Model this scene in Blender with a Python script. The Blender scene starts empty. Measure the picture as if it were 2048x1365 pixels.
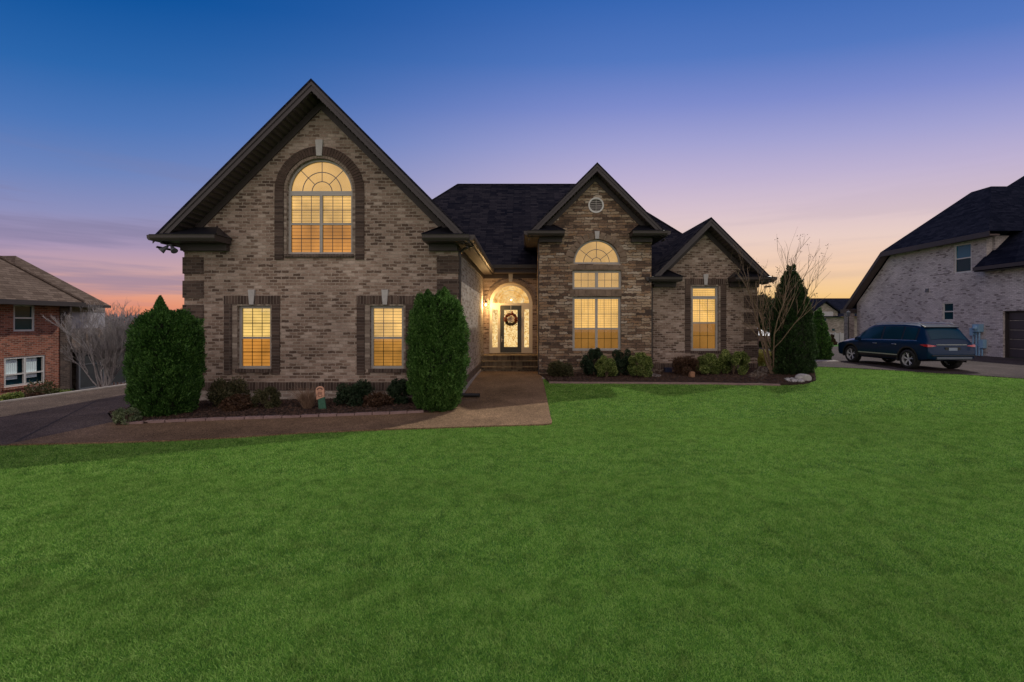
import bpy, bmesh, math, random
import numpy as np
from mathutils import Vector, Matrix
from mathutils.geometry import tessellate_polygon
R = math.radians
S = bpy.context.scene
COL = S.collection
random.seed(7)
NP = np.random.default_rng(11)

# ------------------------------------------------------------------ camera, sky, sun, exposure
EYE = 2.25; FPX = 950.0; CX = 1050.0; CY = 645.0      # calibration of the 2048 px wide photograph
cd = bpy.data.cameras.new('camera'); cam = bpy.data.objects.new('camera', cd); COL.objects.link(cam)
cam.location = (0, 0, EYE); cam.rotation_euler = (R(90), 0, 0)
cd.sensor_width = 36; cd.lens = FPX / 2048 * 36
cd.shift_x = -(CX - 1024) / 2048; cd.shift_y = -(682.5 - CY) / 2048
cd.clip_start = .05; cd.clip_end = 3000
S.camera = cam

W = bpy.data.worlds.new('World'); S.world = W; W.use_nodes = True
def sky():
    nt = W.node_tree; nt.nodes.clear(); N = nt.nodes.new; L = nt.links.new
    out = N('ShaderNodeOutputWorld'); bg = N('ShaderNodeBackground')
    tc = N('ShaderNodeTexCoord'); sep = N('ShaderNodeSeparateXYZ'); L(tc.outputs['Generated'], sep.inputs[0])
    X, Y, Z = sep.outputs
    def mth(op, a, b=None, c=None):
        m = N('ShaderNodeMath'); m.operation = op
        for i, v in enumerate((a, b, c)):
            if v is None: continue
            if isinstance(v, (int, float)): m.inputs[i].default_value = v
            else: L(v, m.inputs[i])
        return m.outputs[0]
    def ramp(fac, stops):
        r = N('ShaderNodeValToRGB'); r.color_ramp.interpolation = 'EASE' if len(stops) < 3 else 'LINEAR'
        el = r.color_ramp.elements
        el.remove(el[1]); el[0].position = stops[0][0]
        for p, c in stops[1:]: el.new(p)
        for e, (p, c) in zip(el, stops):
            e.color = (*[(v/255/12.92 if v/255 <= .04045 else ((v/255+.055)/1.055)**2.4) for v in c], 1)
        L(fac, r.inputs[0]); return r.outputs[0]
    def sstep(v, a, b):
        m = N('ShaderNodeMapRange'); m.interpolation_type = 'SMOOTHSTEP'
        L(v, m.inputs[0]); m.inputs[1].default_value = a; m.inputs[2].default_value = b; return m.outputs[0]
    def mix(f, a, b, bt='MIX'):
        m = N('ShaderNodeMix'); m.data_type = 'RGBA'; m.blend_type = bt
        if isinstance(f, float): m.inputs[0].default_value = f
        else: L(f, m.inputs[0])
        for k, v in ((6, a), (7, b)):
            if isinstance(v, tuple): m.inputs[k].default_value = (*v, 1)
            else: L(v, m.inputs[k])
        return m.outputs[2]
    # height above the horizon, a little steeper to the sides than ahead
    den = mth('SQRT', mth('ADD', mth('MULTIPLY', Z, Z), mth('ADD', mth('MULTIPLY', Y, Y), mth('MULTIPLY', mth('MULTIPLY', X, X), .35))))
    E_ = mth('DIVIDE', Z, mth('MAXIMUM', den, .001))
    left = ramp(E_, [(0, (222,128,98)), (.03, (228,145,115)), (.065, (226,165,145)), (.10, (200,162,168)), (.14, (170,150,180)), (.20, (140,143,187)), (.27, (108,132,188)), (.35, (76,118,184)), (.43, (44,102,172)), (.53, (10,82,155)), (.75, (2,60,132))])
    right = ramp(E_, [(0, (244,176,84)), (.03, (246,192,106)), (.06, (246,203,145)), (.11, (243,206,176)), (.167, (233,206,197)), (.225, (214,193,205)), (.285, (190,178,210)), (.345, (162,162,210)), (.41, (126,140,204)), (.48, (84,120,192)), (.57, (50,100,177)), (.80, (12,70,145))])
    ln = mth('SQRT', mth('ADD', mth('MULTIPLY', X, X), mth('MULTIPLY', Y, Y)))
    az = mth('DIVIDE', X, mth('MAXIMUM', ln, .001))
    col = mix(sstep(az, -.72, .3), left, right)
    # thin streaks of cloud low over the horizon
    cmb = N('ShaderNodeCombineXYZ'); L(mth('MULTIPLY', X, 1.6), cmb.inputs[0]); L(mth('MULTIPLY', Y, 1.6), cmb.inputs[1]); L(mth('MULTIPLY', Z, 22), cmb.inputs[2])
    nz = N('ShaderNodeTexNoise'); L(cmb.outputs[0], nz.inputs['Vector']); nz.inputs['Scale'].default_value = 1.5; nz.inputs['Detail'].default_value = 4; nz.inputs['Roughness'].default_value = .55
    band = mth('MULTIPLY', sstep(nz.outputs[0], .44, .66), mth('MULTIPLY', mth('SUBTRACT', 1.0, sstep(Z, .14, .30)), mth('SUBTRACT', 1.0, mth('MULTIPLY', sstep(az, -.4, .2), .8))))
    col = mix(mth('MULTIPLY', band, .62), col, (.22, .20, .34))
    # unseen sky behind the camera, brightened to light the house fronts
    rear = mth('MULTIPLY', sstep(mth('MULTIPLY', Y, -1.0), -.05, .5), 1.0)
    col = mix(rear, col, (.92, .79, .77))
    # below the horizon
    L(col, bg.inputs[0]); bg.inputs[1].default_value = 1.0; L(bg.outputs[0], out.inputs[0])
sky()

sd = bpy.data.lights.new('sun', 'SUN'); sun = bpy.data.objects.new('sun', sd); COL.objects.link(sun)
sd.energy = 2.35; sd.angle = R(.9); sd.color = (1, .93, .80)
# the light comes from behind the house, a little from the right
sun.rotation_euler = Vector((.50, .73, 1.0)).to_track_quat('Z', 'Y').to_euler()
S.view_settings.view_transform = 'Standard'; S.view_settings.look = 'None'
S.view_settings.exposure = 0; S.view_settings.gamma = 1
S.cycles.max_bounces = 6; S.cycles.transparent_max_bounces = 12
S.cycles.caustics_reflective = False; S.cycles.caustics_refractive = False
S.cycles.sample_clamp_indirect = 4

# ------------------------------------------------------------------ terrain
def ss(t): t = min(1, max(0, t)); return t*t*(3-2*t)
def zt(x, y):
    return (.2*ss((y-10)/8)*ss((x+9)/5) + .27*ss((x-5)/7) - 1.15*ss((-x-14.4)/4) - .8*ss((y-32)/30))
def G(px, py, it=30):
    "ground point under a pixel of the photograph"
    z = 0
    for _ in range(it):
        Y = (EYE-z)*FPX/(py-CY); X = (px-CX)*Y/FPX; z = .5*z+.5*zt(X, Y)
    return X, Y
def P(px, py, Y): return (px-CX)*Y/FPX, EYE-(py-CY)*Y/FPX

# ------------------------------------------------------------------ mesh helpers
class MB:
    def __init__(s, M=None): s.v = []; s.f = []; s.M = M or Matrix(); s.sm = []
    def av(s, p): s.v.append(tuple(s.M @ Vector(p))); return len(s.v)-1
    def face(s, pts): s.f.append([s.av(p) for p in pts])
    def box(s, x0, x1, y0, y1, z0, z1):
        i = [s.av(p) for p in ((x0,y0,z0),(x1,y0,z0),(x1,y1,z0),(x0,y1,z0),(x0,y0,z1),(x1,y0,z1),(x1,y1,z1),(x0,y1,z1))]
        for q in ((0,3,2,1),(4,5,6,7),(0,1,5,4),(1,2,6,5),(2,3,7,6),(3,0,4,7)): s.f.append([i[k] for k in q])
        return s
    def prism(s, poly, y0, y1):
        "poly in (x,z), extruded along y"
        return s.plate(poly, [], y0, y1)
    def plate(s, outer, holes, y0, y1):
        loops = [outer]+list(holes); flat = [p for l in loops for p in l]
        tris = tessellate_polygon([[Vector((p[0], p[1], 0)) for p in l] for l in loops])
        a = [s.av((p[0], y0, p[1])) for p in flat]; b = [s.av((p[0], y1, p[1])) for p in flat]
        for t in tris:
            A, B, C = (Vector(flat[k]) for k in t)
            cr = (B-A).x*(C-A).y-(B-A).y*(C-A).x
            if abs(cr) < 1e-9: continue
            t = t if cr > 0 else t[::-1]
            s.f.append([a[k] for k in t]); s.f.append([b[k] for k in t[::-1]])
        o = 0
        for li, l in enumerate(loops):
            n = len(l); ar = sum(l[k][0]*l[(k+1)%n][1]-l[(k+1)%n][0]*l[k][1] for k in range(n))
            fwd = (ar > 0) == (li == 0)
            for k in range(n):
                p, q = o+k, o+(k+1)%n
                s.f.append([a[p], b[p], b[q], a[q]] if fwd else [a[q], b[q], b[p], a[p]])
            o += n
        return s
    def hprism(s, poly, z0, z1):
        "poly in (x,y), extruded along z"
        T = s.M; s.M = T @ Matrix(((1,0,0,0),(0,0,1,0),(0,1,0,0),(0,0,0,1)))
        n0 = len(s.f); s.plate(poly, [], z0, z1); s.M = T
        for k in range(n0, len(s.f)): s.f[k] = s.f[k][::-1]
        return s
    def tube(s, pts, r0, r1=None, n=6, cap=True):
        r1 = r0 if r1 is None else r1; pts = [Vector(p) for p in pts]; rings = []; m = len(pts)
        for i, p in enumerate(pts):
            d = (pts[min(i+1, m-1)]-pts[max(i-1, 0)]).normalized()
            u = d.cross(Vector((0,0,1)) if abs(d.z) < .9 else Vector((1,0,0))).normalized(); w = d.cross(u)
            r = r0+(r1-r0)*i/(m-1)
            rings.append([s.av(p+(u*math.cos(2*math.pi*k/n)+w*math.sin(2*math.pi*k/n))*r) for k in range(n)])
        for A, B in zip(rings, rings[1:]):
            for k in range(n): s.f.append([A[k], B[k], B[(k+1)%n], A[(k+1)%n]])
        if cap: s.f.append(rings[0][:]); s.f.append(rings[-1][::-1])
        return s
    def lathe(s, prof, c=(0,0,0), n=24, axis='z'):
        rings = []
        for r, h in prof:
            ring = []
            for k in range(n):
                a = 2*math.pi*k/n; x, y = r*math.cos(a), r*math.sin(a)
                q = (c[0]+x, c[1]+y, c[2]+h) if axis == 'z' else ((c[0]+x, c[1]+h, c[2]+y) if axis == 'y' else (c[0]+h, c[1]+x, c[2]+y))
                ring.append(s.av(q))
            rings.append(ring)
        for A, B in zip(rings, rings[1:]):
            for k in range(n): s.f.append([A[k], A[(k+1)%n], B[(k+1)%n], B[k]])
        return s
def uvs(me):
    n = len(me.loops)
    if not n: return
    co = np.empty(len(me.vertices)*3, 'f'); me.vertices.foreach_get('co', co); co = co.reshape(-1, 3)
    li = np.empty(n, 'i'); me.loops.foreach_get('vertex_index', li)
    nr = np.empty(len(me.polygons)*3, 'f'); me.polygons.foreach_get('normal', nr); nr = nr.reshape(-1, 3)
    lt = np.empty(len(me.polygons), 'i'); me.polygons.foreach_get('loop_total', lt)
    N = np.repeat(nr, lt, 0); p = co[li]
    h = np.hypot(N[:,0], N[:,1]); flat = h < .1; hh = np.maximum(h, 1e-6)
    tx, ty = -N[:,1]/hh, N[:,0]/hh
    tx[flat] = 1; ty[flat] = 0
    # keep the sense of u the same for opposite walls
    u = p[:,0]*tx+p[:,1]*ty
    bx = ty*0; # second tangent = n x t
    vx = N[:,1]*0-N[:,2]*ty; vy = N[:,2]*tx; vz = N[:,0]*ty-N[:,1]*tx
    v = p[:,0]*vx+p[:,1]*vy+p[:,2]*vz
    v[flat] = p[flat,1]
    uv = np.stack([u, v], 1).astype('f').ravel()
    me.uv_layers.new(name='UVMap').data.foreach_set('uv', uv)
def wloc(o):
    v = Vector((0,0,0))
    while o: v += o.location; o = o.parent
    return v
def mk(name, mb, mat, parent=None, smooth=False, base=None, label=None, cat=None, group=None, kind=None, bevel=0, fix=False):
    me = bpy.data.meshes.new(name); me.from_pydata(mb.v, [], mb.f)
    if fix or bevel:
        bm = bmesh.new(); bm.from_mesh(me); bmesh.ops.remove_doubles(bm, verts=bm.verts, dist=1e-4)
        bmesh.ops.recalc_face_normals(bm, faces=bm.faces)
        if bevel: 
            bmesh.ops.bevel(bm, geom=[e for e in bm.edges if e.is_manifold and e.calc_face_angle(0) > .5], offset=bevel, segments=2, affect='EDGES', profile=.5)
        bm.to_mesh(me); bm.free()
    me.update(); uvs(me)
    off = wloc(parent) if parent else Vector((0,0,0))
    b = Vector(base) if base is not None else Vector((0,0,0))
    t = off+b if not parent else off
    if t.length > 0: me.transform(Matrix.Translation(-t))
    if smooth: me.polygons.foreach_set('use_smooth', [True]*len(me.polygons))
    me.materials.append(mat)
    o = bpy.data.objects.new(name, me); COL.objects.link(o)
    if parent: o.parent = parent
    else: o.location = b
    tag(o, label, cat, group, kind); return o
def tag(o, label=None, cat=None, group=None, kind=None):
    for k, v in (('label', label), ('category', cat), ('group', group), ('kind', kind)):
        if v: o[k] = v
    return o
def root(name, loc, label, cat, group=None):
    o = bpy.data.objects.new(name, None); COL.objects.link(o); o.location = loc; o.empty_display_size = .3
    return tag(o, label, cat, group)
def npmesh(name, V, F, mat, parent=None, base=None, **kw):
    "V (n,3) float, F (m,k) int, all faces with k corners"
    me = bpy.data.meshes.new(name); V = np.asarray(V, 'f'); F = np.asarray(F, 'i'); k = F.shape[1]
    b = np.array(wloc(parent) if parent else (base if base is not None else (0,0,0)), 'f')
    me.vertices.add(len(V)); me.vertices.foreach_set('co', (V-b).ravel())
    me.loops.add(F.size); me.loops.foreach_set('vertex_index', F.ravel())
    me.polygons.add(len(F)); me.polygons.foreach_set('loop_start', np.arange(0, F.size, k, dtype='i'))
    me.update(); me.validate(); me.materials.append(mat)
    o = bpy.data.objects.new(name, me); COL.objects.link(o)
    if parent: o.parent = parent
    else: o.location = b.tolist()
    tag(o, **kw); return o
def arc(cx, cz, r, a0, a1, n):
    return [(cx+r*math.cos(R(a0+(a1-a0)*k/n)), cz+r*math.sin(R(a0+(a1-a0)*k/n))) for k in range(n+1)]
def rect(x0, x1, z0, z1): return [(x0,z0),(x1,z0),(x1,z1),(x0,z1)]
def archpoly(x0, x1, z0, zs, n=24):
    "flat bottom z0, spring line zs, half round top"
    r = (x1-x0)/2; c = (x0+x1)/2
    return [(x0,z0),(x1,z0)]+arc(c, zs, r, 0, 180, n)

# ------------------------------------------------------------------ materials
def srgb(c): return tuple((v/255/12.92 if v/255 <= .04045 else ((v/255+.055)/1.055)**2.4) for v in c)
class NT:
    def __init__(s, name):
        s.m = bpy.data.materials.new(name); s.m.use_nodes = True; s.t = s.m.node_tree; s.t.nodes.clear()
        s.out = s.t.nodes.new('ShaderNodeOutputMaterial')
    def n(s, typ, ins=None, **props):
        nd = s.t.nodes.new('ShaderNode'+typ)
        for k, v in props.items(): setattr(nd, k, v)
        for k, v in (ins or {}).items():
            i = nd.inputs[k]
            if isinstance(v, bpy.types.NodeSocket): s.t.links.new(v, i)
            elif isinstance(v, tuple) and len(v) == 3 and i.type == 'RGBA': i.default_value = (*v, 1)
            else: i.default_value = v
        return nd
    def uv(s): return s.n('TexCoord').outputs['UV']
    def obj(s): return s.n('TexCoord').outputs['Object']
    def pos(s): return s.n('NewGeometry').outputs['Position']
    def noise(s, vec, scale, detail=3, rough=.55, dist=0): return s.n('TexNoise', {'Vector': vec, 'Scale': scale, 'Detail': detail, 'Roughness': rough, 'Distortion': dist}).outputs[0]
    def ramp(s, fac, stops, interp='LINEAR'):
        r = s.n('ValToRGB', {0: fac}); r.color_ramp.interpolation = interp; el = r.color_ramp.elements
        el.remove(el[1]); el[0].position = stops[0][0]
        for p, c in stops[1:]: el.new(p)
        for e, (p, c) in zip(el, stops): e.color = (*c, 1) if isinstance(c, tuple) else (c, c, c, 1)
        return r.outputs[0]
    def mix(s, f, a, b, bt='MIX'): return s.n('Mix', {0: f, 6: a, 7: b}, data_type='RGBA', blend_type=bt).outputs[2]
    def math(s, op, a, b=0.0): return s.n('Math', {0: a, 1: b}, operation=op).outputs[0]
    def bump(s, h, strength=.5, dist=.01, nrm=None):
        d = {'Height': h, 'Strength': strength, 'Distance': dist}
        if nrm: d['Normal'] = nrm
        return s.n('Bump', d).outputs[0]
    def pbr(s, color, rough=.7, normal=None, **kw):
        d = {'Base Color': color, 'Roughness': rough}; d.update(kw)
        if normal: d['Normal'] = normal
        b = s.n('BsdfPrincipled', d); s.t.links.new(b.outputs[0], s.out.inputs[0]); return s.m
    def surf(s, sock): s.t.links.new(sock, s.out.inputs[0]); return s.m

def brick_mat(name, stops, mortar, bw=.235, bh=.083, ms=.011, rot=0, dist=.004, grime=.25, offset=.5, squash=1, seed=0, bumpd=.012, patch=.35, rough=.88):
    t = NT(name); uv = t.uv()
    mp = t.n('Mapping', {'Vector': uv, 'Location': (seed*1.37, seed*.0, 0), 'Rotation': (0,0,rot)}).outputs[0]
    nz = t.n('TexNoise', {'Vector': mp, 'Scale': 9, 'Detail': 3}).outputs[1]
    off = t.n('VectorMath', {0: nz, 1: (.5,.5,.5)}, operation='SUBTRACT').outputs[0]
    off = t.n('VectorMath', {0: off, 'Scale': dist*8}, operation='SCALE').outputs[0]
    v = t.n('VectorMath', {0: mp, 1: off}, operation='ADD').outputs[0]
    br = t.n('TexBrick', {'Vector': v, 'Color1': (0,0,0), 'Color2': (1,1,1), 'Mortar': (.5,.5,.5), 'Scale': 1.0, 'Mortar Size': ms, 'Mortar Smooth': .25, 'Brick Width': bw, 'Row Height': bh}, offset=offset, squash=squash, squash_frequency=3)
    sh = t.noise(mp, .9, 4, .6)
    f = t.math('ADD', br.outputs[0], t.math('MULTIPLY', t.math('SUBTRACT', sh, .5), patch*2))
    f = t.math('ADD', f, t.math('MULTIPLY', t.math('SUBTRACT', t.noise(mp, 14, 3, .7), .5), .55))
    col = t.ramp(f, stops)
    fine = t.noise(mp, 60, 3, .7)
    col = t.mix(1.0, col, t.ramp(fine, [(.25, .72), (.75, 1.25)]), 'MULTIPLY')
    mcol = t.mix(1.0, mortar, t.ramp(t.noise(mp, 25, 2), [(.3, .8), (.7, 1.2)]), 'MULTIPLY')
    c = t.mix(br.outputs[1], col, mcol)
    gr = t.ramp(t.noise(mp, .45, 5, .65), [(.3, 1-grime), (.7, 1+grime*.5)])
    c = t.mix(1.0, c, gr, 'MULTIPLY')
    hgt = t.math('SUBTRACT', t.math('ADD', t.math('MULTIPLY', fine, .35), t.math('MULTIPLY', br.outputs[0], .35)), br.outputs[1])
    return t.pbr(c, rough, t.bump(hgt, .9, bumpd))
M = {}
M['brick'] = brick_mat('tumbled_brick', [(0, (.098,.062,.046)), (.22, (.185,.124,.092)), (.5, (.290,.207,.160)), (.78, (.375,.283,.228)), (1, (.47,.375,.315))], (.37,.305,.25), bw=.215, bh=.086, ms=.012, patch=.45, grime=.3, dist=.007)
M['brick_light'] = brick_mat('tumbled_brick_pale', [(0, (.20,.15,.12)), (.3, (.29,.23,.19)), (.6, (.38,.32,.27)), (1, (.48,.42,.37))], (.42,.37,.32), bw=.25, bh=.09, seed=3)
M['brick_dark'] = brick_mat('dark_brown_brick', [(0, (.040,.024,.018)), (.5, (.072,.046,.036)), (1, (.125,.085,.066))], (.14,.11,.09), bw=.25, bh=.083, ms=.008, patch=.15)
M['soldier_dark'] = brick_mat('dark_brown_soldier_brick', [(0, (.040,.024,.018)), (.5, (.072,.046,.036)), (1, (.125,.085,.066))], (.20,.16,.13), bw=.40, bh=.083, ms=.007, rot=R(90), offset=0, patch=.15)
M['soldier_light'] = brick_mat('pale_rowlock_brick', [(0, (.14,.10,.08)), (.5, (.25,.2,.16)), (1, (.42,.35,.29))], (.3,.25,.21), bw=.3, bh=.07, ms=.008, rot=R(90), offset=0)
M['stone'] = brick_mat('stacked_ledgestone', [(0, (.075,.048,.035)), (.2, (.16,.098,.062)), (.4, (.24,.160,.110)), (.52, (.32,.19,.10)), (.66, (.32,.245,.18)), (.82, (.40,.29,.19)), (1, (.47,.39,.31))], (.075,.058,.045), bw=.33, bh=.105, ms=.010, dist=.016, offset=.37, squash=1.7, bumpd=.03, patch=.5, grime=.3)
M['brick_red'] = brick_mat('red_brick', [(0, (.13,.035,.02)), (.5, (.30,.085,.045)), (1, (.42,.15,.09))], (.36,.24,.18), bw=.22, bh=.078, ms=.011, patch=.2)
M['brick_white'] = brick_mat('whitewashed_brick', [(0, (.24,.20,.195)), (.12, (.45,.40,.39)), (.3, (.60,.54,.52)), (1, (.70,.64,.62))], (.44,.39,.38), bw=.22, bh=.08, ms=.012, patch=.3, dist=.012)
M['brick_grey'] = brick_mat('grey_beige_brick', [(0, (.16,.13,.12)), (.5, (.26,.22,.20)), (1, (.36,.31,.29))], (.34,.3,.28), bw=.25, bh=.085)
M['brick_step'] = brick_mat('mossy_step_brick', [(0, (.09,.06,.04)), (.5, (.19,.135,.08)), (1, (.28,.21,.13))], (.2,.17,.1), bw=.12, bh=.3, ms=.01, grime=.5)
def shingle(name, c0, c1, rowh=.14):
    t = NT(name); uv = t.uv()
    br = t.n('TexBrick', {'Vector': uv, 'Color1': (0,0,0), 'Color2': (1,1,1), 'Mortar': (0,0,0), 'Scale': 1.0, 'Mortar Size': .008, 'Mortar Smooth': .3, 'Brick Width': .30, 'Row Height': rowh}, offset=.37, squash=1.4, squash_frequency=2)
    f = t.math('ADD', t.math('MULTIPLY', br.outputs[0], .5), t.math('MULTIPLY', t.noise(uv, .8, 5, .7), .5))
    c = t.mix(t.ramp(f, [(.2, 0.0), (.8, 1.0)]), c0, c1)
    c = t.mix(1.0, c, t.ramp(t.noise(uv, 90, 2, .8), [(.3, .6), (.7, 1.4)]), 'MULTIPLY')
    sep = t.n('SeparateXYZ', {0: uv}).outputs[1]
    saw = t.math('FRACT', t.math('DIVIDE', sep, rowh))
    h = t.math('SUBTRACT', t.math('SUBTRACT', t.math('MULTIPLY', br.outputs[0], .4), saw), t.math('MULTIPLY', br.outputs[1], .6))
    return t.pbr(c, .9, t.bump(h, 1.0, .012), **{'Specular IOR Level': .0})
M['shingle'] = shingle('charcoal_shingle', (.008,.009,.016), (.030,.028,.036))
M['shingle_brown'] = shingle('weathered_brown_shingle', (.092,.068,.055), (.17,.13,.105))
M['shingle_blue'] = shingle('slate_grey_shingle', (.007,.009,.018), (.019,.021,.036))
def plain(name, c, rough=.6, var=.12, sc=3, bumps=0, metallic=0, **kw):
    t = NT(name); p = t.pos()
    col = t.mix(1.0, c, t.ramp(t.noise(p, sc, 4, .6), [(.25, 1-var), (.75, 1+var)]), 'MULTIPLY')
    return t.pbr(col, rough, t.bump(t.noise(p, sc*12, 3), bumps, .005) if bumps else None, Metallic=metallic, **kw)
M['fascia'] = plain('brown_fascia_metal', (.034,.027,.029), .5)
M['soffit'] = plain('brown_vinyl_soffit', (.105,.080,.074), .6)
M['trim_dark'] = plain('dark_brown_trim', (.040,.030,.029), .6)
M['metal_roof'] = plain('dark_standing_metal', (.018,.019,.028), .38, metallic=.5)
M['gutter'] = plain('brown_gutter_enamel', (.040,.031,.030), .45)
M['frame'] = plain('putty_vinyl_frame', (.40,.38,.35), .5, .08)
M['frame_white'] = plain('white_vinyl_frame', (.62,.62,.60), .45, .06)
M['frame_cream'] = plain('cream_painted_wood', (.66,.60,.47), .5, .06)
M['muntin'] = plain('dark_grille_bar', (.05,.04,.03), .5)
M['keystone'] = plain('cast_stone', (.42,.41,.40), .8, .15, 8, .4)
M['door'] = plain('slate_green_door_paint', (.055,.06,.055), .4)
M['brass'] = plain('brushed_handle', (.6,.5,.35), .3, metallic=.9)
M['black'] = plain('black_plastic', (.012,.012,.013), .45)
M['steel_grey'] = plain('grey_painted_metal', (.10,.11,.13), .45)
M['meter'] = plain('blue_grey_meter_enamel', (.22,.40,.55), .4)
M['white_paint'] = plain('white_paint', (.5,.53,.58), .5)
M['dark_inside'] = plain('dark_interior', (.01,.01,.012), .9)
M['concrete'] = plain('pale_concrete', (.30,.27,.25), .85, .2, 4, .3)
M['garage_panel'] = plain('grey_garage_panel', (.055,.045,.05), .5)
M['soil'] = None
def blind_mat(name, c, s=1.0, pitch=.085, axis=1, lo=.72, sheer=.0):
    t = NT(name); p = t.pos(); sp = t.n('SeparateXYZ', {0: p})
    z = t.math('FRACT', t.math('DIVIDE', sp.outputs[2], pitch))
    line = t.ramp(z, [(0, .35), (.10, .62), (.2, .96), (.8, 1.0), (.93, .82), (1, .35)])
    glow = t.ramp(t.noise(p, 1.0, 3, .55), [(.34, lo-.10), (.66, 1.15)])
    col = t.mix(1.0, t.mix(1.0, c, line, 'MULTIPLY'), glow, 'MULTIPLY')
    e = t.n('Emission', {'Color': col, 'Strength': s})
    return t.surf(e.outputs[0])
M['blind'] = blind_mat('lit_blind', (.98,.575,.165), 1.0)
M['blind_low'] = blind_mat('lit_blind_lower', (.98,.53,.14), 1.0, .1)
M['blind_bright'] = blind_mat('lit_blind_bright', (1.0,.66,.20), 1.05, .085)
M['shade'] = blind_mat('lit_paper_shade', (.97,.57,.18), 1.0, 50., lo=.9)
def lit_texture(name, stops, sc, s=1.0, stretch=(1,1,1)):
    t = NT(name); p = t.n('Mapping', {'Vector': t.pos(), 'Scale': stretch}).outputs[0]
    f = t.noise(p, sc, 4, .65, .6)
    return t.surf(t.n('Emission', {'Color': t.ramp(f, stops), 'Strength': s}).outputs[0])
M['etched'] = lit_texture('lit_etched_glass', [(.32, (.45,.20,.05)), (.45, (.85,.52,.18)), (.55, (1.0,.72,.32)), (.68, (1.0,.82,.48))], 14, 1.0)
M['etched_transom'] = lit_texture('lit_transom_glass', [(.30, (.55,.22,.05)), (.45, (.86,.47,.13)), (.6, (.95,.62,.25)), (.7, (.95,.75,.42))], 5, .95)
def lattice():
    t = NT('lit_blind_open_slats'); p = t.pos(); sp = t.n('SeparateXYZ', {0: p})
    hz = t.ramp(t.math('FRACT', t.math('DIVIDE', sp.outputs[2], .088)), [(0, 0.0), (.16, 0.0), (.34, 1.0), (.86, 1.0), (1, 0.0)])
    vx = t.ramp(t.math('FRACT', t.math('DIVIDE', sp.outputs[0], .105)), [(0, 0.0), (.12, .2), (.25, 1.0), (.85, 1.0), (1, 0.0)])
    m1 = t.ramp(t.noise(p, 1.6, 3, .6), [(.42, 1.0), (.60, .25)])
    v2 = t.mix(m1, vx, (1, 1, 1)); g = t.mix(1.0, t.mix(.55, hz, (1, 1, 1)), t.mix(.45, v2, (1, 1, 1)), 'MULTIPLY')
    c = t.mix(g, (.42, .19, .03), (1.0, .58, .15)); c = t.mix(1.0, c, t.ramp(t.noise(p, .9, 3, .6), [(.3, .72), (.7, 1.15)]), 'MULTIPLY')
    return t.surf(t.n('Emission', {'Color': c, 'Strength': 1.0}).outputs[0])
M['crosshatch'] = lattice()
def glass(name, tint=(1,1,1), refl=.06):
    t = NT(name)
    tr = t.n('BsdfTransparent', {'Color': tint}); gl = t.n('BsdfGlossy', {'Roughness': .03})
    fr = t.n('Fresnel', {'IOR': 1.45})
    f = t.math('MULTIPLY', fr.outputs[0], 1.0)
    return t.surf(t.n('MixShader', {0: f, 1: tr.outputs[0], 2: gl.outputs[0]}).outputs[0])
M['glass'] = glass('window_glass')
M['screen'] = glass('insect_screen', (.80,.70,.58))
def dglass():
    t = NT('unlit_window_glass'); return t.pbr((.012,.045,.06), .12, None, **{'Specular IOR Level': .15})
M['glass_dark'] = dglass()
M['glass_sky'] = (lambda t: t.pbr((.02,.14,.22), .1, None, **{'Specular IOR Level': .3}))(NT('painted_sky_reflection_glass'))  # reflected sky is put into the base colour as blue
M['curtain'] = plain('pale_curtain', (.62,.74,.76), .8)
M['bulb'] = NT('lit_bulb'); M['bulb'] = M['bulb'].surf(M['bulb'].n('Emission', {'Color': (1,.72,.32), 'Strength': 14}).outputs[0])

def leaf_mat(name, dark, mid, light, trans=.25, patch=2.2):
    t = NT(name); g = t.n('NewGeometry')
    r = t.math('ADD', t.math('MULTIPLY', g.outputs['Random Per Island'], .6), t.math('MULTIPLY', t.noise(g.outputs['Position'], patch, 3, .6), .6))
    c = t.ramp(r, [(.2, dark), (.55, mid), (.95, light)])
    d = t.n('BsdfPrincipled', {'Base Color': c, 'Roughness': .55, 'Specular IOR Level': .3})
    tr = t.n('BsdfTranslucent', {'Color': c})
    return t.surf(t.n('MixShader', {0: trans, 1: d.outputs[0], 2: tr.outputs[0]}).outputs[0])
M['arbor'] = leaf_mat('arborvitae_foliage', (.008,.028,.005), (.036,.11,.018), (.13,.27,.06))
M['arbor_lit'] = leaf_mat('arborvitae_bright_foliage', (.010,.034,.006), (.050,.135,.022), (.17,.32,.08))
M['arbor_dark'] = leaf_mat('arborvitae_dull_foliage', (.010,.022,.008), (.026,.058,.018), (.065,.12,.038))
M['shrub_green'] = leaf_mat('boxwood_leaves', (.02,.045,.010), (.11,.17,.035), (.42,.47,.15))
M['shrub_dark'] = leaf_mat('holly_leaves', (.008,.018,.010), (.02,.045,.02), (.06,.09,.045))
M['shrub_brown'] = leaf_mat('winter_brown_leaves', (.035,.018,.010), (.085,.045,.025), (.17,.10,.06))
M['shrub_mixed'] = leaf_mat('bronze_green_leaves', (.025,.03,.012), (.07,.075,.03), (.16,.14,.07), patch=4)
M['pale_leaf'] = leaf_mat('silvery_leaves', (.06,.09,.04), (.16,.21,.10), (.30,.36,.20))
M['yellow_leaf'] = leaf_mat('yellow_leaves', (.14,.14,.03), (.36,.33,.08), (.55,.5,.18))
M['crown_core'] = plain('painted_crown_shade', (.010,.014,.006), .9)  # near-black colour standing in for the shade inside the crowns
M['bark'] = plain('smooth_tan_bark', (.20,.14,.09), .8, .3, 14, .4)
M['bark_grey'] = plain('pale_grey_bark', (.30,.28,.28), .8, .3, 14, .4)
M['straw'] = plain('dry_straw', (.22,.14,.09), .8, .3, 30)
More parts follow.
